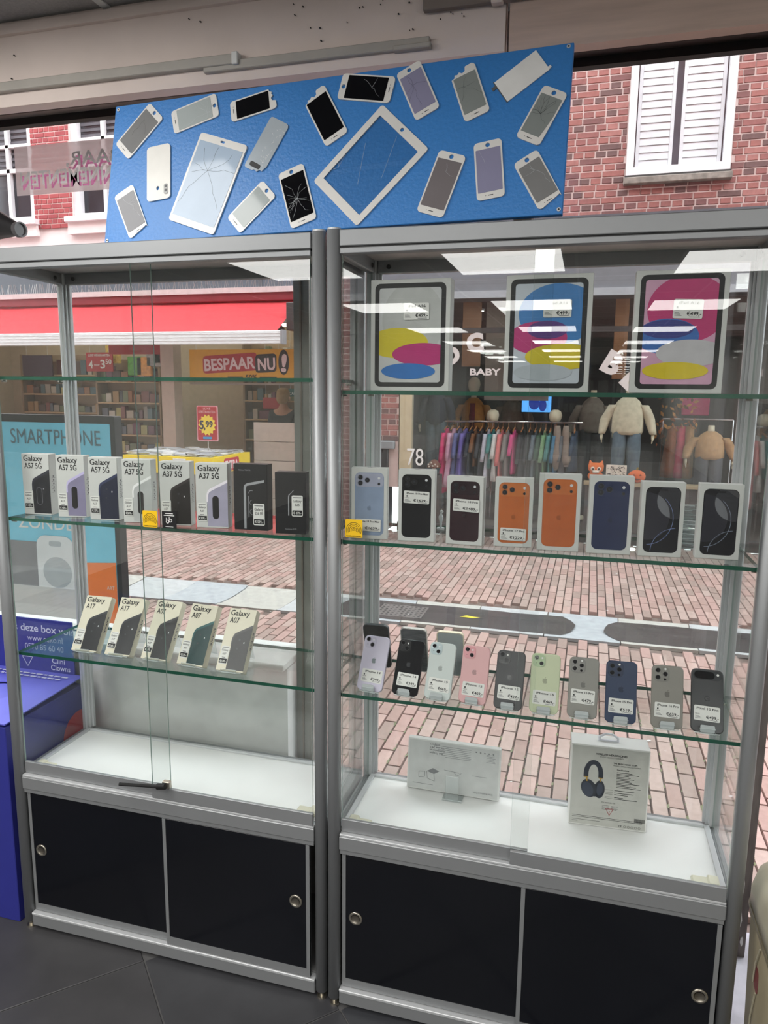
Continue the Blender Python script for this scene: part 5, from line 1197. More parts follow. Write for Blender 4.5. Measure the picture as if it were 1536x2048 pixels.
# upright boxed phones on the right middle shelf
def pro_print(r, w, h, c, cam_, three=True, front=False):
    m0, m1 = .10 * w, .90 * w; z0, z1 = .055 * h, .935 * h; y = -.0003
    MB().flat(rrect(m0, z0, m1, z1, .14 * w, 8), y).build('phone_print', pm('pro_%d_%d_%d' % c, c, .25), r)
    if front: return m0, m1, z0, z1
    pw, ph = m1 - m0, z1 - z0
    MB().flat(rrect(m0 + .015 * pw, z1 - .225 * ph, m1 - .015 * pw, z1 - .012 * ph, .13 * pw, 8), y * 2).build('plateau_print', pm('plateau_%d_%d_%d' % cam_, cam_, .25), r)
    ln = MB(); l2 = MB()
    for x, z in ((.19, .925), (.19, .835), (.43, .882)):
        cx, cz_ = m0 + x * pw, z0 + z * ph
        ln.flat(ellipse(cx, cz_, .10 * pw, .10 * pw, 18), y * 3); l2.flat(ellipse(cx, cz_, .078 * pw, .078 * pw, 18), y * 4).flat(ellipse(cx - .012 * pw, cz_ + .012 * pw, .03 * pw, .03 * pw, 10), y * 5, 1)
    ln.build('lens_ring_print', pm('ring_%d_%d_%d' % cam_, tuple(min(255, int(v * .72 + 14)) for v in cam_)), r); l2.build('lens_print', [M_ink, pm('lens_glint', (44, 48, 60))], r)
    MB().flat(ellipse(m0 + .83 * pw, z0 + .915 * ph, .045 * pw, .045 * pw, 14), y * 3).build('flash_print', pm('flash_white', (220, 222, 224)), r)
    MB().flat(ellipse(m0 + .83 * pw, z0 + .825 * ph, .045 * pw, .045 * pw, 14), y * 3).build('sensor_print', M_ink, r)
    p = MB(); apple(p, (m0 + m1) / 2, z0 + .44 * ph, .18 * pw, y * 3); p.build('logo_print', pm('logo_%d_%d_%d' % c, tuple(int(v * .86) for v in c), .25), r)
    return m0, m1, z0, z1
Z4 = SRZ[1] + .0005
PB = [('white box printed with a pale blue phone, behind the yellow sticker', (1.074, .029), (1.166, .044), .184, (148, 164, 190), (172, 176, 196), ('iPhone 18 Pro Max', '€1639,-', .12, .12, .70, .17)),
      ('white box printed with an all black phone', (1.195, .042), (1.288, .049), .183, (26, 26, 28), (20, 20, 22), ('iPhone 18 Pro Max', '€1629,-', .15, .54, .70, .17)),
      ('white box printed with a dark maroon phone', (1.319, .045), (1.411, .040), .171, (48, 26, 32), (40, 22, 28), ('iPhone 18 Pro', '€1489,-', .18, .50, .72, .18)),
      ('smaller white box printed with an orange phone', (1.438, .053), (1.530, .061), .171, (196, 106, 52), (204, 118, 62), ('iPhone 17 Pro', '€1229,-', .16, .10, .68, .18)),
      ('taller white box printed with an orange phone and no price label', (1.544, .043), (1.642, .049), .186, (192, 100, 48), (200, 112, 58), None),
      ('white box printed with a navy blue phone', (1.661, .044), (1.761, .052), .186, (40, 50, 84), (44, 54, 86), None)]
for lb, BL, BR, h, c, c2, lab in PB:
    r, w = at_box('phone_box', lb, BL + (Z4,), BR + (Z4,), 0, 'upright white phone boxes on the right middle shelf')
    carton(w, .030, h, M_box, r)
    MB().add([(.44 * w, .012, h + .0003), (.56 * w, .012, h + .0003), (.56 * w, .017, h + .0003), (.44 * w, .017, h + .0003)], [(0, 1, 2, 3)]).build('hang_slot', M_fine, r)
    pro_print(r, w, h, c, c2)
    if lab: price_label(r, lab[2] * w, lab[3] * h, lab[4] * w, lab[5] * h, lab[0], lab[1], -.0028, rot=-.03)
for i, (lb, BL, BR, h) in enumerate((('white box with a black swirl screen print, second from the right end', (1.778, .052), (1.874, .059), .176), ('white box with a black swirl screen print at the right end of its shelf', (1.905, .070), (1.999, .071), .175))):
    r, w = at_box('phone_box', lb, BL + (Z4,), BR + (Z4,), 0, 'upright white phone boxes on the right middle shelf')
    carton(w, .030, h, M_box, r)
    m0, m1, z0, z1 = pro_print(r, w, h, (22, 22, 28), (22, 22, 28), front=True); pw, ph = m1 - m0, z1 - z0
    scr = rrect(m0 + .025 * pw, z0 + .012 * ph, m1 - .025 * pw, z1 - .012 * ph, .15 * pw, 8)
    MB().flat(clip(ellipse(m0 + .1 * pw, z0 + .55 * ph, .62 * pw, .36 * ph, 40), scr), -.0006).build('swirl_print', pm('swirl_slate', (38, 38, 48)), r)
    MB().flat(clip(ellipse(m0 + .86 * pw, z0 + .80 * ph, .55 * pw, .28 * ph, 40), scr), -.0008).build('swirl_print', pm('swirl_grey', (52, 52, 58)), r)
    MB().flat(clip(clip(ellipse(m0 + .86 * pw, z0 + .80 * ph, .53 * pw, .27 * ph, 40), ellipse(m0 + .1 * pw, z0 + .55 * ph, .62 * pw, .36 * ph, 40)), scr), -.0010).build('swirl_print', pm('swirl_light', (120, 122, 128)), r)
    a_ = MB()
    a_.arc(m0 + .08 * pw, z0 + .52 * ph, .40 * ph, .012 * pw, -88, 50, -.0012, rx=.74 * pw, n=30)
    a_.arc(m0 + .92 * pw, z0 + .02 * ph, .36 * ph, .012 * pw, 92, 178, -.0012, rx=.70 * pw, n=20)
    a_.build('swirl_line', pm('swirl_line_%d' % i, ((130, 146, 196), (150, 160, 180))[i]), r)
    MB().flat(rrect(m0 + .38 * pw, z1 - .055 * ph, m0 + .62 * pw, z1 - .03 * ph, .02 * pw), -.0013).build('island_print', M_ink, r)

# spare clear stands stacked at the back of that shelf, and a little clear figure
for k in range(6):
    r = easel('spare clear acrylic stand in the stack, number %s from the shelf up' % ('one', 'two', 'three', 'four', 'five', 'six')[k], (1.905 - .002 * k, .165, Z4 + .012 * k), .05 * (-1) ** k, .07, .045, 40, .05, group='spare stands stacked between the swirl boxes')
    r['label'] = 'clear acrylic stand in the stack between the two swirl screen boxes'
fg = empty('clear_figure', (1.268, .235, Z4)); tag(fg, 'tiny clear figure standing at the back between two phone boxes', 'figurine')
MB().cyl((0, 0, 0), (0, 0, .004), .011, 12).build('base', M_acre, fg); MB().loft([ring(0, 0, .004, .003, .003, 8), ring(0, 0, .02, .004, .004, 8), ring(0, 0, .034, .007, .005, 8), ring(0, 0, .044, .003, .003, 8)]).ball((0.002, 0, .049), .005, n=8, k=6).build('body', M_acre, fg, True)

# loose phones on the right lower shelf
Z5 = SRZ[2] + .0005
def loose_phone(label, BL, BR, L, tilt, col, cams, lab, bump_col=None, rough=.25, logo=None):
    cz = Z5 + .0045
    dx, dy = BR[0] - BL[0], BR[1] - BL[1]; w = sqrt(dx * dx + dy * dy); ang = math.atan2(dy, dx)
    r = empty('phone', (BL[0], BL[1], cz), (radians(-tilt), 0, ang)); tag(r, label, 'phone', 'loose phones with price labels on the right lower shelf')
    m = mat('phone_%d_%d_%d' % col, col, rough, var=0.02); m2 = mat('phone_rim_%d_%d_%d' % col, tuple(int(v * .82) for v in col), .3, .4)
    B_ = MB(); rr_ = .012; p0 = rrect(0, 0, w, L, rr_, 6); p1 = rrect(.0012, .0012, w - .0012, L - .0012, rr_ - .001, 6)
    B_.slab(p0, .0012, .0072); n = len(p0)
    o_ = len(B_.v); B_.add([(p[0], 0, p[1]) for p in p1], [tuple(range(n))]); B_.add([(p[0], .0012, p[1]) for p in p0], [])
    for i in range(n): B_.f.append((o_ + (i + 1) % n, o_ + i, o_ + n + i, o_ + n + (i + 1) % n)); B_.m.append(0)
    B_.m = [0] * len(B_.f)
    B_.build('phone_body', m, r)
    MB().slab(rrect(-.0003, -.0003, w + .0003, L + .0003, rr_, 6), .0022, .0062).build('phone_rim', m2, r)
    bc = bump_col or tuple(min(255, int(v * .95 + 4)) for v in col); mb_ = mat('camera_bump_%d_%d_%d' % bc, bc, .2, var=.02); rim = mat('lens_rim_%d_%d_%d' % bc, tuple(min(255, int(v * .75 + 40)) for v in bc), .25, .6)
    lens = mat('lens_black', (12, 13, 16), .08)
    def lens_at(x, z, q):
        MB().cyl((x, -.0012, z), (x, -.0030, z), q, 20).build('lens_ring', rim, r); MB().cyl((x, -.0030, z), (x, -.0033, z), q * .78, 18).build('lens', lens, r)
    if cams in ('two', 'three'):
        k = .43 * w if cams == 'two' else .50 * w
        MB().slab(rrect(.05 * w, L - .035 * w - k, .05 * w + k, L - .035 * w, .28 * k, 7), -.0012, .0002).build('camera_bump', mb_, r)
        x0, z0 = .05 * w, L - .035 * w - k
        if cams == 'two':
            lens_at(x0 + .30 * k, z0 + .73 * k, .215 * k); lens_at(x0 + .70 * k, z0 + .29 * k, .215 * k)
            MB().cyl((x0 + .74 * k, -.0012, z0 + .72 * k), (x0 + .74 * k, -.0018, z0 + .72 * k), .075 * k, 12).build('flash', M_white, r); MB().cyl((x0 + .26 * k, -.0012, z0 + .30 * k), (x0 + .26 * k, -.0016, z0 + .30 * k), .03 * k, 10).build('microphone', M_black, r)
        else:
            for a, b in ((.27, .75), (.27, .29), (.73, .53)): lens_at(x0 + a * k, z0 + b * k, .185 * k)
            MB().cyl((x0 + .74 * k, -.0012, z0 + .85 * k), (x0 + .74 * k, -.0018, z0 + .85 * k), .07 * k, 12).build('flash', M_white, r); MB().cyl((x0 + .72 * k, -.0012, z0 + .17 * k), (x0 + .72 * k, -.0018, z0 + .17 * k), .085 * k, 12).build('sensor', lens, r)
    else:
        MB().slab(rrect(.05 * w, L - .37 * w, .95 * w, L - .07 * w, .15 * w, 8), -.003, .0002).build('camera_bump', mb_, r)
        MB().slab(rrect(.085 * w, L - .345 * w, .72 * w, L - .095 * w, .125 * w, 8), -.0036, -.003).build('lens_bar', lens, r)
        MB().cyl((.82 * w, -.003, L - .18 * w), (.82 * w, -.0036, L - .18 * w), .04 * w, 12).build('flash', M_white, r)
    lg = MB(); lc = logo or tuple(int(v * .78) for v in col)
    if cams == 'bar': lg.arc(.5 * w, L * .525, .075 * w, .022 * w, 20, 340, -.0003, n=18).bar((.5 * w, L * .525), (.58 * w, L * .525), .02 * w, -.0003)
    else: apple(lg, .5 * w, L * .55, .22 * w, -.0003)
    lg.build('logo', mat('logo_%d_%d_%d' % lc, lc, .2), r)
    price_label(r, lab[2] * w, lab[3] * L, .80 * w, .235 * L, lab[0], lab[1], -.0008, logo=cams != 'bar', rot=lab[4] if len(lab) > 4 else -.02)
    mx, my = (BL[0] + BR[0]) / 2, (BL[1] + BR[1]) / 2
    e_ = easel('clear acrylic stand holding the ' + label, (mx, my - .002, Z5), ang, .056, .012, tilt, .075, lip=.014, group='clear stands under the loose phones')
    e_['label'] = 'clear stand under the ' + ' '.join(label.split()[:6])
    tb = MB().slab(rrect(-.016, .0065, .016, .024, .003), -.0035, -.0025).build('front_tab', mat('frosted_tab', (206, 212, 214), .3), e_)
    return r
P5 = [('lilac phone at the left end, labelled iPhone 14', (1.088, .033), (1.160, .027), .146, 27, (206, 200, 220), 'two', ('iPhone 14', '€349,-', .12, .155), None, (120, 130, 136)),
      ('glossy black phone labelled iPhone 14', (1.185, .033), (1.256, .027), .146, 27, (16, 17, 20), 'two', ('iPhone 14', '€349,-', .14, .16), None, (40, 42, 46)),
      ('pale blue white phone labelled iPhone 15', (1.273, .031), (1.343, .025), .146, 23, (204, 212, 210), 'two', ('iPhone 15', '€469,-', .12, .14), (190, 206, 210), None),
      ('pink phone labelled iPhone 15', (1.364, .031), (1.435, .026), .146, 18, (226, 176, 178), 'two', ('iPhone 15', '€469,-', .10, .135), (226, 160, 166), None),
      ('matte black phone labelled iPhone 15', (1.455, .023), (1.526, .021), .145, 22, (42, 43, 46), 'two', ('iPhone 15', '€429,-', .11, .17), (26, 27, 30), None),
      ('pale green phone labelled iPhone 15', (1.544, .024), (1.615, .025), .146, 16, (204, 212, 178), 'two', ('iPhone 15', '€469,-', .10, .145), (176, 196, 158), None),
      ('grey phone labelled iPhone 15 Pro with the label 479', (1.636, .026), (1.707, .026), .146, 16, (142, 140, 134), 'three', ('iPhone 15 Pro', '€479,-', .10, .235), (132, 130, 126), None),
      ('dark blue phone labelled iPhone 15 Pro', (1.726, .020), (1.798, .025), .148, 14, (38, 56, 88), 'three', ('iPhone 15 Pro', '€519,-', .10, .165), (34, 48, 76), None),
      ('grey phone labelled iPhone 16 Pro with the label 639', (1.832, .024), (1.904, .029), .147, 16, (140, 137, 130), 'three', ('iPhone 16 Pro', '€639,-', .10, .175), (134, 132, 126), None),
      ('black phone with one wide camera bar at the right end', (1.922, .033), (1.994, .031), .150, 32, (40, 42, 45), 'bar', ('Pixel 10 Pro', '€499,-', .09, .175), (52, 55, 58), (24, 25, 28))]
for a in P5: loose_phone(*a[:8], bump_col=a[8], rough=.12 if 'glossy' in a[0] else .32, logo=a[9])
# three phones standing at the back with their screens to us
for i, (lb, x0, x1, c, rim_) in enumerate((('dark phone standing at the back behind the lilac phone', 1.066, 1.140, (60, 58, 56), (78, 82, 84)), ('phone with a cloudy grey screen at the back behind the black phone', 1.174, 1.249, (96, 98, 100), (196, 192, 186)), ('phone with a pale grey screen at the back behind the white phone', 1.277, 1.352, (158, 166, 166), (226, 216, 190)))):
    r = empty('phone', (x0, .205, Z5 + .004), (radians(20), 0, .03)); tag(r, lb, 'phone'); w = x1 - x0; L = .150
    MB().slab(rrect(0, 0, w, L, .012, 6), .0, .008).build('phone_body', mat('back_row_rim_%d' % i, rim_, .3, .3), r)
    MB().slab(rrect(.0025, .0025, w - .0025, L - .0025, .010, 6), -.0005, .0).build('screen', mat('back_row_screen_%d' % i, c, .06, var=.35 if i < 2 else .04, scale=30, stretch=(1, 1, 5)), r)
    e_ = easel('clear stand holding the back row phone', ((x0 + x1) / 2, .215, Z5), pi + .03, .056, .014, 18, .075, group='clear stands under the loose phones')
    e_['label'] = 'clear stand under the ' + ' '.join(lb.split()[:10]); e_.location = ((x0 + x1) / 2, .222, Z5)

# boxes on the floor of the right showcase
ZF = .5356
r = empty('flat_white_box', (1.179, .251, ZF + .006), (radians(-6), 0, radians(-0.5))); tag(r, 'flat white box upside down on a clear stand on the showcase floor', 'box')
w, h = .276, .153
MB().bbox(0, 0, 0, w, .022, h, .001).build('carton', M_box, r)
MB().flat([(.004, .003), (w - .004, .003), (w - .004, h - .004), (.004, h - .004)], -.0003).build('front_print', pm('pale_front', (196, 198, 197), .4), r)
p = MB(); y = -.0006
for k in range(4): p.text(('Bei Fragen', 'Kontaktieren', 'Sie uns 24/7', 'support')[k], .066, .118 + k * .0085, .0085, y, width=(.040, .046, .044, .03)[k], align='R', rot=pi, bold=.01)
for k in range(7): p.bar((.078 + .006 * k, .139 - .0052 * k), (.19, .139 - .0052 * k), .0011, y, 1)
for k in range(6): p.bar((.235, .110 + .0045 * k), (.262 - .002 * (k % 3), .110 + .0045 * k), .001, y, 1)
for k in range(5): p.flat(ellipse(.205 + k * .0125, .136, .0025, .002, 8), y)
p.flat([(.060, .058), (.082, .052), (.098, .062), (.078, .069)], y, 1)
for a, b in (((.060, .058), (.062, .036)), ((.062, .036), (.084, .030)), ((.084, .030), (.082, .052)), ((.036, .036), (.036, .054)), ((.036, .054), (.054, .056)), ((.054, .056), (.054, .040)), ((.054, .040), (.036, .036)), ((.112, .069), (.158, .066)), ((.150, .056), (.164, .066)), ((.150, .056), (.142, .066)), ((.018, .018), (.080, .018)), ((.196, .064), (.240, .064))): p.bar(a, b, .0012, y, 1)
p.text('Smart Keyboard Folio', .258, .018, .008, y, rot=pi, width=.058, bold=.01)
p.build('small_print', [M_fine, pm('fine_grey', (128, 130, 132), .5)], r)
e_ = easel('clear acrylic stand in front of the flat white box', (1.323, .220, ZF), 0, .058, .052, 12, .10, lip=.078, group=None)
MB().box(-.029, -.004, .0, .029, .030, .002).build('front_foot', M_acr, e_)
r = empty('headphone_box', (1.653, .206, ZF), (radians(-4), 0, radians(3.1))); tag(r, 'square grey white headphone box with a hanging handle on the showcase floor', 'headphone box')
w, h = .206, .231
MB().bbox(0, 0, .001, w, .080, h, .001).build('carton', mat('headphone_carton', (232, 231, 228), .5, var=.01), r)
MB().flat([(.003, .004), (w - .003, .004), (w - .003, h - .004), (.003, h - .004)], -.0003).build('front_print', pm('grey_front', (190, 190, 184), .45), r)
hm = MB(); loop = [(.075, h), (.075, h + .011), (.091, h + .020), (.109, h + .020), (.125, h + .011), (.125, h)]
for i in range(5): hm.cyl((loop[i][0], .04, loop[i][1]), (loop[i + 1][0], .04, loop[i + 1][1]), .0035, 8)
hm.box(.075, .037, h - .001, .125, .043, h + .004); hm.build('handle', mat('handle_white', (226, 226, 234), .4), r)
y = -.0006
k1 = pm('headphone_navy', (40, 46, 58), .4); hb = MB()
hb.arc(.061, .150, .033, .013, 0, 180, y, rx=.0195, n=26).flat(ellipse(.050, .1085, .0195, .0262, 28, .35), y * 2).flat(ellipse(.079, .108, .0136, .0256, 28, -.05), y).flat(ellipse(.066, .104, .02, .018, 20), y)
hb.bar((.0415, .141), (.0415, .1505), .013, y).bar((.0805, .141), (.0805, .1505), .013, y)
hb.build('headphone_print', k1, r)
MB().bar((.0445, .128), (.0435, .141), .004, y * 3).bar((.0795, .130), (.0800, .141), .003, y * 3).bar((.036, .1405), (.048, .1405), .003, y * 3).bar((.075, .1405), (.086, .1405), .003, y * 3).build('gold_print', pm('gold', (176, 140, 60), .4), r)
MB().flat(ellipse(.0475, .106, .0145, .021, 24, .35), y * 4).flat(ellipse(.079, .109, .0085, .018, 24, -.05), y * 4).build('headphone_shade', pm('headphone_slate', (58, 66, 82), .4), r)
p = MB()
p.text('WIRELESS HEADPHONES', .106, .2055, .0075, y, align='C', width=.082, bold=.03).text('STUDIO QUALITY SOUND', .106, .199, .0055, y, align='C', width=.062).text('THE MUSIC NEVER STOPS', .112, .184, .006, y, width=.062, bold=.02).text('PULSING | TREBLE | CALLS & CONTROL', .112, .178, .005, y, width=.072)
p.text('Specifications :', .122, .167, .0065, y, width=.034, bold=.02)
for k in range(11): p.bar((.122, .1615 - k * .0042), (.122 + (.040, .058, .032, .036, .046, .034, .040, .060, .038, .052, .064)[k], .1615 - k * .0042), .0014, y)
for k, (z, l_) in enumerate(((.110, .052), (.103, .050), (.098, .036), (.090, .024), (.086, .060))): p.bar((.118, z), (.118 + l_, z), .0014, y).bar((.094, z), (.114, z), .0005, y)
p.text('FOR ANDROID / iOS', .104, .071, .005, y, align='C', width=.036)
for k in range(4): p.bar((.088, .064 - .0035 * k), (.106, .064 - .0035 * k), .0008, y).bar((.112, .064 - .0035 * k), (.130 - .003 * (k % 2), .064 - .0035 * k), .0008, y)
for k in range(2): p.bar((.010, .028 - k * .004), (.195, .028 - k * .004), .0010, y)
p.bar((.010, .0165), (.085, .0165), .0009, y).bar((.010, .012), (.024, .012), .001, y).text('CE', .134, .008, .007, y, width=.008, bold=.02)
for k in range(5): p.arc(.150 + k * .0095, .0105, .003, .0007, 0, 360, y, n=10)
q = random.Random(2); x = .174
while x < .200: b_ = q.uniform(.0004, .0012); p.flat([(x, .026), (x + b_, .026), (x + b_, .037), (x, .037)], y * 2); x += b_ + q.uniform(.0004, .0010)
p.build('small_print', M_ink, r)
t3 = MB()
for a, b in (((.098, .056), (.118, .056)), ((.118, .056), (.108, .037)), ((.108, .037), (.098, .056))): t3.bar(a, b, .0014, y)
t3.text('?', .108, .0425, .010, y, align='C', bold=.02).bar((.102, .0535), (.114, .0535), .0012, y)
t3.build('triangle_logo', pm('logo_red', (150, 56, 60), .4), r)

# ================================================================ blue board with broken screens
BM = Matrix.Translation((0.3654, 0.0440, 2.0985)) @ Euler((-0.1959, 0, -0.0609)).to_matrix().to_4x4()
M_blue = mat('blue_board_paint', (56, 130, 204), 0.42, var=0.04, scale=120, bump=0.12)
BB = empty('blue_board'); BB.matrix_world = BM; tag(BB, 'long blue painted board on top of the showcases', 'board')
MB().bbox(0, 0, 0, 1.208, .014, .378, .0015).build('panel', M_blue, BB)
for x, z in ((.0107, .367), (1.197, .370), (1.200, .010), (.010, .010)): MB().cyl((x, 0, z), (x, -.0015, z), .0045, 14).cyl((x, -.0015, z), (x, -.002, z), .002, 8, 1).build('screw', [M_alu_l, M_black], BB)
MB().box(.05, .014, .0, .09, .05, .10).box(1.1, .014, .0, 1.14, .05, .10).build('rear_batten', M_bare, BB)

def holed(outer, holes, y0, y1):
    """triangulated plate in the xz plane with holes, front at y0"""
    bm = bmesh.new(); loops = []
    for lp in [outer] + list(holes):
        vs = [bm.verts.new((p[0], y0, p[1])) for p in lp]; es = [bm.edges.new((vs[i], vs[(i + 1) % len(vs)])) for i in range(len(vs))]
        loops.append((vs, es))
    bmesh.ops.triangle_fill(bm, use_beauty=True, use_dissolve=False, edges=[e for _, es in loops for e in es])
    bmesh.ops.recalc_face_normals(bm, faces=bm.faces)
    for f in bm.faces:
        if f.normal.y > 0: f.normal_flip()
    bm.verts.index_update()
    m_ = MB(); V_ = [v.co[:] for v in bm.verts]; n = len(V_)
    F_ = [tuple(v.index for v in f.verts) for f in bm.faces]
    m_.v = V_ + [(a, y1, c) for a, b, c in V_]
    m_.f = F_ + [tuple(n + i for i in reversed(f)) for f in F_]
    for vs, es in loops:
        for i in range(len(vs)):
            a, b = vs[i].index, vs[(i + 1) % len(vs)].index; m_.f.append((b, a, n + a, n + b))
    m_.m = [0] * len(m_.f); bm.free()
    return m_
M_pf = mat('white_phone_glass', (232, 230, 226), .25, var=.02); M_crack = mat('crack_white', (196, 202, 206), .4); M_ckd = mat('crack_dark', (40, 44, 50), .4)
SCR = {'grey': (134, 134, 134), 'pale': (176, 184, 184), 'black': (14, 14, 17), 'violet': (146, 144, 172), 'green': (140, 146, 144), 'slate': (98, 98, 104), 'glare_blue': (178, 196, 216), 'mauve': (124, 118, 120)}  # grey and pale tints hold the reflected ceiling in the display colour
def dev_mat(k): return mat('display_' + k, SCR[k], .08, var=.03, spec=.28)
def device(name, label, u, v, ang, w, L, screen, hole=1, broken=None, cracks=0, cat='broken phone front', seed=0, ckdark=False):
    q = random.Random(seed)
    r = empty(name); r.matrix_world = BM @ Matrix.Translation((u, -.0002, v)) @ Matrix.Rotation(radians(90 - ang), 4, 'Y')
    tag(r, label, cat, 'broken screens on the blue board')
    o_ = rrect(-w / 2, -L / 2, w / 2, L / 2, .009, 5)
    end = {1: 1, -1: -1, 0: 1}[hole]
    if broken == 'top':      # ragged missing end
        o_ = [p for p in o_ if p[1] < L * .3]; zt = L / 2
        top = [(w / 2, zt - .008), (w * .46, zt - .003), (w * .38, zt), (w * .12, zt - .001), (.006, zt - .004), (.004, zt - .011), (-.003, zt - .0135), (-.009, zt - .008), (-w * .24, zt - .012), (-w * .33, zt - .010), (-w * .38, zt - .0165), (-w / 2, zt - .0185)]
        i0 = max(range(len(o_)), key=lambda i: (o_[i][0] > 0, o_[i][1])); o_ = o_[:i0 + 1] + top + o_[i0 + 1:]
    if broken == 'corner':
        o_ = [p for p in o_ if not (p[0] > w * .2 and p[1] < -L * .42)]
        i0 = min(range(len(o_)), key=lambda i: (0 if o_[i][0] > w * .45 else 1, o_[i][1]))
        jag = [(w * .30, -L * .445), (w * .42, -L * .43), (w * .46, -L * .47)]
        o_ = sorted(o_ + jag, key=lambda p: math.atan2(p[1], p[0]))
    hl = [ellipse(0, end * (L / 2 - .009), .0052, .0052, 16)[::-1]] if hole and broken != 'top' else []
    holed(o_, hl, -.0034, 0).build('panel_frame', M_pf, r)
    bt = .0175 if hole else .016; s0, s1 = -L / 2 + .0165, L / 2 - bt
    if end < 0: s0, s1 = -s1, -s0
    if broken == 'top': s1 = L / 2 - .0190
    sc = rrect(-w / 2 + .0038, s0, w / 2 - .0038, s1, .0015, 2)
    if broken == 'side': sc = [(-w / 2 + .0038, s0), (w / 2 - .010, s0), (w / 2 - .006, s0 + .03), (w / 2 - .0038, s0 + .05), (w / 2 - .0038, s1), (-w / 2 + .0038, s1)]
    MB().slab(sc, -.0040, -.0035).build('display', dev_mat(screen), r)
    e = -end * (L / 2 - .0085)
    MB().slab(rrect(-.006, e - .0008, .006, e + .0008, .0007, 3), -.0037, -.0035).flat(ellipse(-.011, e, .0009, .0009, 8), -.0037).build('earpiece', M_ckd, r)
    if cracks:
        m_ = MB(); cx, cz_ = q.uniform(-.2, .2) * w, q.uniform(-.25, .3) * L
        for _ in range(cracks):
            a = q.uniform(0, 2 * pi); p = (cx, cz_); a0 = a
            for k in range(5):
                a = a0 + q.uniform(-.5, .5); l_ = q.uniform(.006, .016); n_ = (p[0] + l_ * cos(a), p[1] + l_ * sin(a))
                if abs(n_[0]) > w / 2 - .004 or not (s0 < n_[1] < s1): break
                m_.bar(p, n_, q.uniform(.0002, .00045), -.0042); p = n_
        if m_.v: m_.build('crack', M_ckd if ckdark else M_crack, r)
    return r
PF = 'white phone front with a '
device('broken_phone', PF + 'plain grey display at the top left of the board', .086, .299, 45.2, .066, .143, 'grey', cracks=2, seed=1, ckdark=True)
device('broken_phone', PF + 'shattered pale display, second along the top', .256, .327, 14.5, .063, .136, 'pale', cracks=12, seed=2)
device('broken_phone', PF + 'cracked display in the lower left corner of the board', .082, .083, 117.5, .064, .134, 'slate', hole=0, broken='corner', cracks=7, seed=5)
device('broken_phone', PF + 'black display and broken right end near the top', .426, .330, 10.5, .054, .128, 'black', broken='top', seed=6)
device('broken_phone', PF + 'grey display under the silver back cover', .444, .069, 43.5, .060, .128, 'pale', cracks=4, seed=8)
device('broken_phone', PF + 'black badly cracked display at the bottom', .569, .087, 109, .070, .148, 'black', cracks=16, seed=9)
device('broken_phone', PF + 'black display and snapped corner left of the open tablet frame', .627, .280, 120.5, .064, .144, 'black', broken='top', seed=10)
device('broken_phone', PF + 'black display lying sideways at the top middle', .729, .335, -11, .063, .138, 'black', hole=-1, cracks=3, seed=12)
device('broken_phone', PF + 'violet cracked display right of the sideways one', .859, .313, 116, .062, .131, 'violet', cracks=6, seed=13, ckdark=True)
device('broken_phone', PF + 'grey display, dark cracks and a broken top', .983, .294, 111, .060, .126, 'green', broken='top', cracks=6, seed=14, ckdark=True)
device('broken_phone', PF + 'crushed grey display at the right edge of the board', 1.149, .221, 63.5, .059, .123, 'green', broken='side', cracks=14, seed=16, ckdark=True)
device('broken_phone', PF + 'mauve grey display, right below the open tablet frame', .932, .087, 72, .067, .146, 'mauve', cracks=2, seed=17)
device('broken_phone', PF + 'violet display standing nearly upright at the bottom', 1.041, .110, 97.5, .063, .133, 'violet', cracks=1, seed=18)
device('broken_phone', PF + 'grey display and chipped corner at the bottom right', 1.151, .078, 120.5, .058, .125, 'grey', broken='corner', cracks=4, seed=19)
# tablet with a cracked bright display
r = empty('broken_tablet'); r.matrix_world = BM @ Matrix.Translation((.311, -.0002, .140)) @ Matrix.Rotation(radians(90 - 70.5), 4, 'Y'); tag(r, 'white tablet front with a cracked display, ceiling reflection painted in its pale blue', 'broken tablet', 'broken screens on the blue board')
holed(rrect(-.074, -.118, .074, .118, .008), [rrect(-.007, .106, .006, .1115, .002)[::-1]], -.004, 0).build('panel_frame', M_pf, r)
MB().slab(rrect(-.068, -.101, .068, .099, .001), -.0046, -.0041).build('display', dev_mat('glare_blue'), r)  # pale blue stands in for a lit ceiling panel mirrored in the glass
m_ = MB(); q = random.Random(44)
for a0 in (0.2, 0.9, 1.5, 2.2, 2.9, 3.6, 4.3, 5.3):
    p = (-.012, .03)
    for k in range(12):
        a = a0 + q.uniform(-.35, .35); n_ = (p[0] + .016 * cos(a), p[1] + .016 * sin(a))
        if abs(n_[0]) > .066 or abs(n_[1]) > .097: break
        m_.bar(p, n_, .0006, -.0048); p = n_
m_.build('crack', M_ckd, r)
# open tablet frame
r = empty('broken_tablet'); r.matrix_world = BM @ Matrix.Translation((.753, -.0002, .146)) @ Matrix.Rotation(radians(90 - 46), 4, 'Y'); tag(r, 'empty white tablet frame showing the blue board through it', 'broken tablet', 'broken screens on the blue board')
holed(rrect(-.085, -.118, .085, .118, .007), [rrect(-.070, -.096, .070, .097, .001, 2)[::-1], ellipse(0, .1075, .0048, .0048, 16)[::-1]], -.0035, 0).build('panel_frame', M_pf, r)
MB().box(-.070, -.0016, -.096, .070, -.0004, .097).build('clear_pane', glass('tablet_pane', (.93, .96, .97), .045), r)
m_ = MB(); q = random.Random(4)
for a0 in [q.uniform(1.8, 4.4) + pi / 1.0 for _ in range(9)]:
    p = (-.060, -.055)
    for k in range(5):
        a = a0 + pi + q.uniform(-.4, .4); n_ = (p[0] + .012 * cos(a), p[1] + .012 * sin(a))
        if abs(n_[0]) > .069 or abs(n_[1]) > .094: break
        m_.bar(p, n_, .0004, -.0018); p = n_
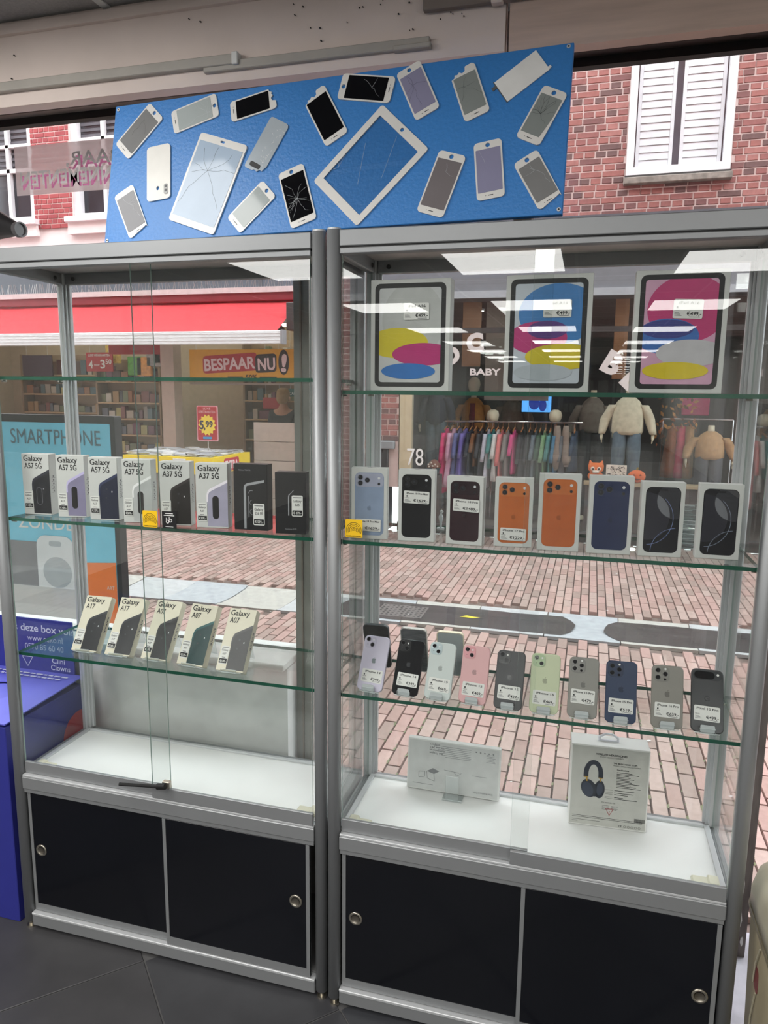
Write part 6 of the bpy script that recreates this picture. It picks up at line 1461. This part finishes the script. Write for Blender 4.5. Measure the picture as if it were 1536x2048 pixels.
m_.bar((.01, -.05), (-.05, .03), .0005, -.0018).bar((.045, .0), (.0, .09), .0005, -.0018)
m_.build('crack', M_crack, r)
# back covers and a bare backlight
r = empty('phone_shell'); r.matrix_world = BM @ Matrix.Translation((.159, -.0002, .181)) @ Matrix.Rotation(radians(90 - 95.5), 4, 'Y'); tag(r, 'off-white phone back cover with a round hole near the left of the board', 'phone back cover', 'broken screens on the blue board')
holed(rrect(-.036, -.0735, .036, .0735, .010), [ellipse(-.002, -.042, .0045, .0055, 16)[::-1]], -.004, 0).build('cover', mat('cover_offwhite', (226, 224, 218), .35), r)
MB().slab(rrect(.017, -.062, .030, -.034, .005), -.0052, -.004).build('camera_window', mat('cover_grey', (150, 150, 148), .3), r); MB().flat(ellipse(.0235, -.041, .004, .004, 12), -.0055).flat(ellipse(.0235, -.052, .004, .004, 12), -.0055).build('lens_hole', M_ckd, r)
r = empty('phone_shell'); r.matrix_world = BM @ Matrix.Translation((.473, -.0002, .221)) @ Matrix.Rotation(radians(90 - 61), 4, 'Y'); tag(r, 'silver phone back cover with a dark camera window, cracked along its edge', 'phone back cover', 'broken screens on the blue board')
holed([(-.022, -.069), (-.004, -.068), (.002, -.064), (.010, -.066), (.016, -.060), (.024, -.059), (.027, -.050), (.030, -.046), (.030, .061), (.027, .067), (.022, .069), (-.022, .069), (-.028, .067), (-.030, .061), (-.030, -.061), (-.028, -.067)], [], -.003, 0).build('cover', mat('cover_silver', (196, 206, 214), .15, .25), r)
MB().slab(rrect(-.018, -.060, .014, -.048, .005), -.0042, -.003).build('camera_window', M_ink, r)
m_ = MB(); q = random.Random(6)
for _ in range(26):
    x, z = q.uniform(.0, .027), q.uniform(-.05, .05); a = q.uniform(0, 3); m_.bar((x, z), (x + .006 * cos(a), z + .006 * sin(a)), .0006, -.0032)
m_.build('crack', M_white, r)
r = empty('bare_backlight'); r.matrix_world = BM @ Matrix.Translation((1.099, -.0002, .316)) @ Matrix.Rotation(radians(90 - 35), 4, 'Y'); tag(r, 'bare white backlight panel with a torn ribbon at the top right', 'display panel', 'broken screens on the blue board')
MB().bbox(-.029, -.0025, -.054, .029, 0, .054, .0004).build('panel', mat('backlight_white', (240, 240, 238), .4), r)
MB().box(-.031, -.002, -.056, .029, -.0002, -.0535).box(-.022, -.0015, -.066, -.014, -.0005, -.055).build('ribbon', mat('ribbon_grey', (96, 98, 100), .5), r); MB().box(.021, -.002, .054, .027, -.0004, .060).build('connector', M_white, r)

# ================================================================ blue collection box at the left
M_eb = mat('collection_blue', (46, 50, 140), .55, var=.04)
EB = empty('collection_box', (-0.045, 0.0, 0)); tag(EB, 'dark blue cardboard collection box standing left of the showcases', 'collection box')
MB().bbox(-.42, .0, .0, 0, .365, .672, .002).build('box_body', M_eb, EB)
m_ = MB()
lid_o = [(-.42, 0), (0, 0), (0, .40), (-.42, .40)]
L_ = holed([(-.423, -.366), (.003, -.366), (.003, .003), (-.423, .003)], [ellipse(-.215, -.18, .085, .075, 28)[::-1]], 0, .004)
L_.v = [(a, -c, .686 + .018 * (-c / .4) - b + .004 * 0) for a, b, c in L_.v]
L_.f = [f[::-1] for f in L_.f]
L_.build('lid', mat('collection_lid_blue', (104, 107, 214), .5, var=.03), EB)
MB().add([(-.215 + .0835 * cos(2 * pi * i / 28), .18 + .0735 * sin(2 * pi * i / 28), .684 + .045 * (.18 + .0735 * sin(2 * pi * i / 28) - .106) - .004 * (1 - sin(2 * pi * i / 28))) for i in range(28)], [tuple(range(28))]).build('flap', mat('collection_flap_blue', (98, 101, 206), .5), EB)
MB().box(-.42, .362, .66, -.03, .368, .897).build('header', M_eb, EB)
t_ = MB()
t_.text('Is deze box vol?', -.285, .850, .038, .3605, width=.262, bold=.012).text('www.eeko.nl', -.222, .815, .031, .3605, width=.150).text('0570 85 60 40', -.235, .782, .031, .3605, width=.165)
for a, b in (((-.25, .752), (-.205, .752)), ((-.205, .752), (-.228, .716)), ((-.228, .716), (-.25, .752))): t_.bar(a, b, .0022, .3605)
t_.text('Clini', -.122, .738, .028, .3605, width=.055, bold=.01).text('Clowns', -.128, .712, .028, .3605, width=.082, bold=.01)
t_.build('header_lettering', mat('collection_white', (206, 208, 232), .6), EB)
t_ = MB(); q = random.Random(9)
for k in range(2):
    x = -.40
    while x < -.05: l_ = q.uniform(.012, .03); t_.add([(x, .30 + .02 * k, .7058 + .001 * k), (x + l_, .30 + .02 * k, .7058 + .001 * k), (x + l_, .308 + .02 * k, .7062 + .001 * k), (x, .308 + .02 * k, .7062 + .001 * k)], [(0, 1, 2, 3)]); x += l_ + .006
t_.build('lid_lettering', MATS['collection_white'], EB)
sd = MB().slab(ellipse(0, 0, .085, .085, 28), 0, .0006).build('red_dot', mat('collection_red', (200, 52, 70), .55), EB); sd.location = (.0008, .335, .50); sd.rotation_euler = (0, 0, pi / 2)

# ================================================================ beige appliance at the right edge
BG = empty('beige_bin', (2.292, -0.06, 0)); tag(BG, 'beige plastic bin with a rounded lid at the right edge', 'bin')
M_bg = mat('beige_plastic', (150, 140, 116), .45, var=.05); M_bg2 = mat('beige_lid', (188, 182, 160), .4, var=.04)
def rr3(z, hw, hd, r_, n=6): return [(p[0], p[1], z) for p in rrect(-hw, -hd, hw, hd, r_, n)]
MB().loft([rr3(0.004, .175, .16, .05), rr3(.05, .182, .165, .05), rr3(.48, .195, .175, .055)]).build('body', M_bg, BG, True)
MB().loft([rr3(.486, .198, .178, .055), rr3(.53, .198, .178, .055), rr3(.58, .188, .168, .055), rr3(.62, .165, .145, .055), rr3(.645, .12, .10, .055), rr3(.652, .07, .06, .05)]).build('lid', M_bg2, BG, True)
MB().loft([rr3(.478, .200, .180, .055), rr3(.488, .200, .180, .055)]).build('lid_rim', mat('beige_rim', (128, 120, 98), .4), BG)
o = MB().slab(rrect(-.018, 0, .018, .06, .010), 0, .001).build('red_mark', mat('bin_red_mark', (124, 52, 50), .5), BG); o.location = (-.1925, .03, .33); o.rotation_euler = (0, 0, -pi / 2)
MB().tube([(-.198, .0, .46), (-.197, .03, .40), (-.195, .045, .34)], .002, 6).tube([(-.194, .02, .33), (-.192, .05, .24), (-.189, .06, .16)], .002, 6).build('piping', M_bg2, BG)
lv = MB().add([(0, 0, .002), (.03, -.008, .01), (.055, .004, .003), (.03, .016, .006)], [(0, 1, 2, 3)]).build('dry_leaf', mat('dry_leaf_tan', (150, 118, 60), .7)); lv.location = (1.25, .02, 0); tag(lv, 'dry tan leaf under the right showcase', 'leaf')

bpy.data.scenes.remove(TXT_SCENE)
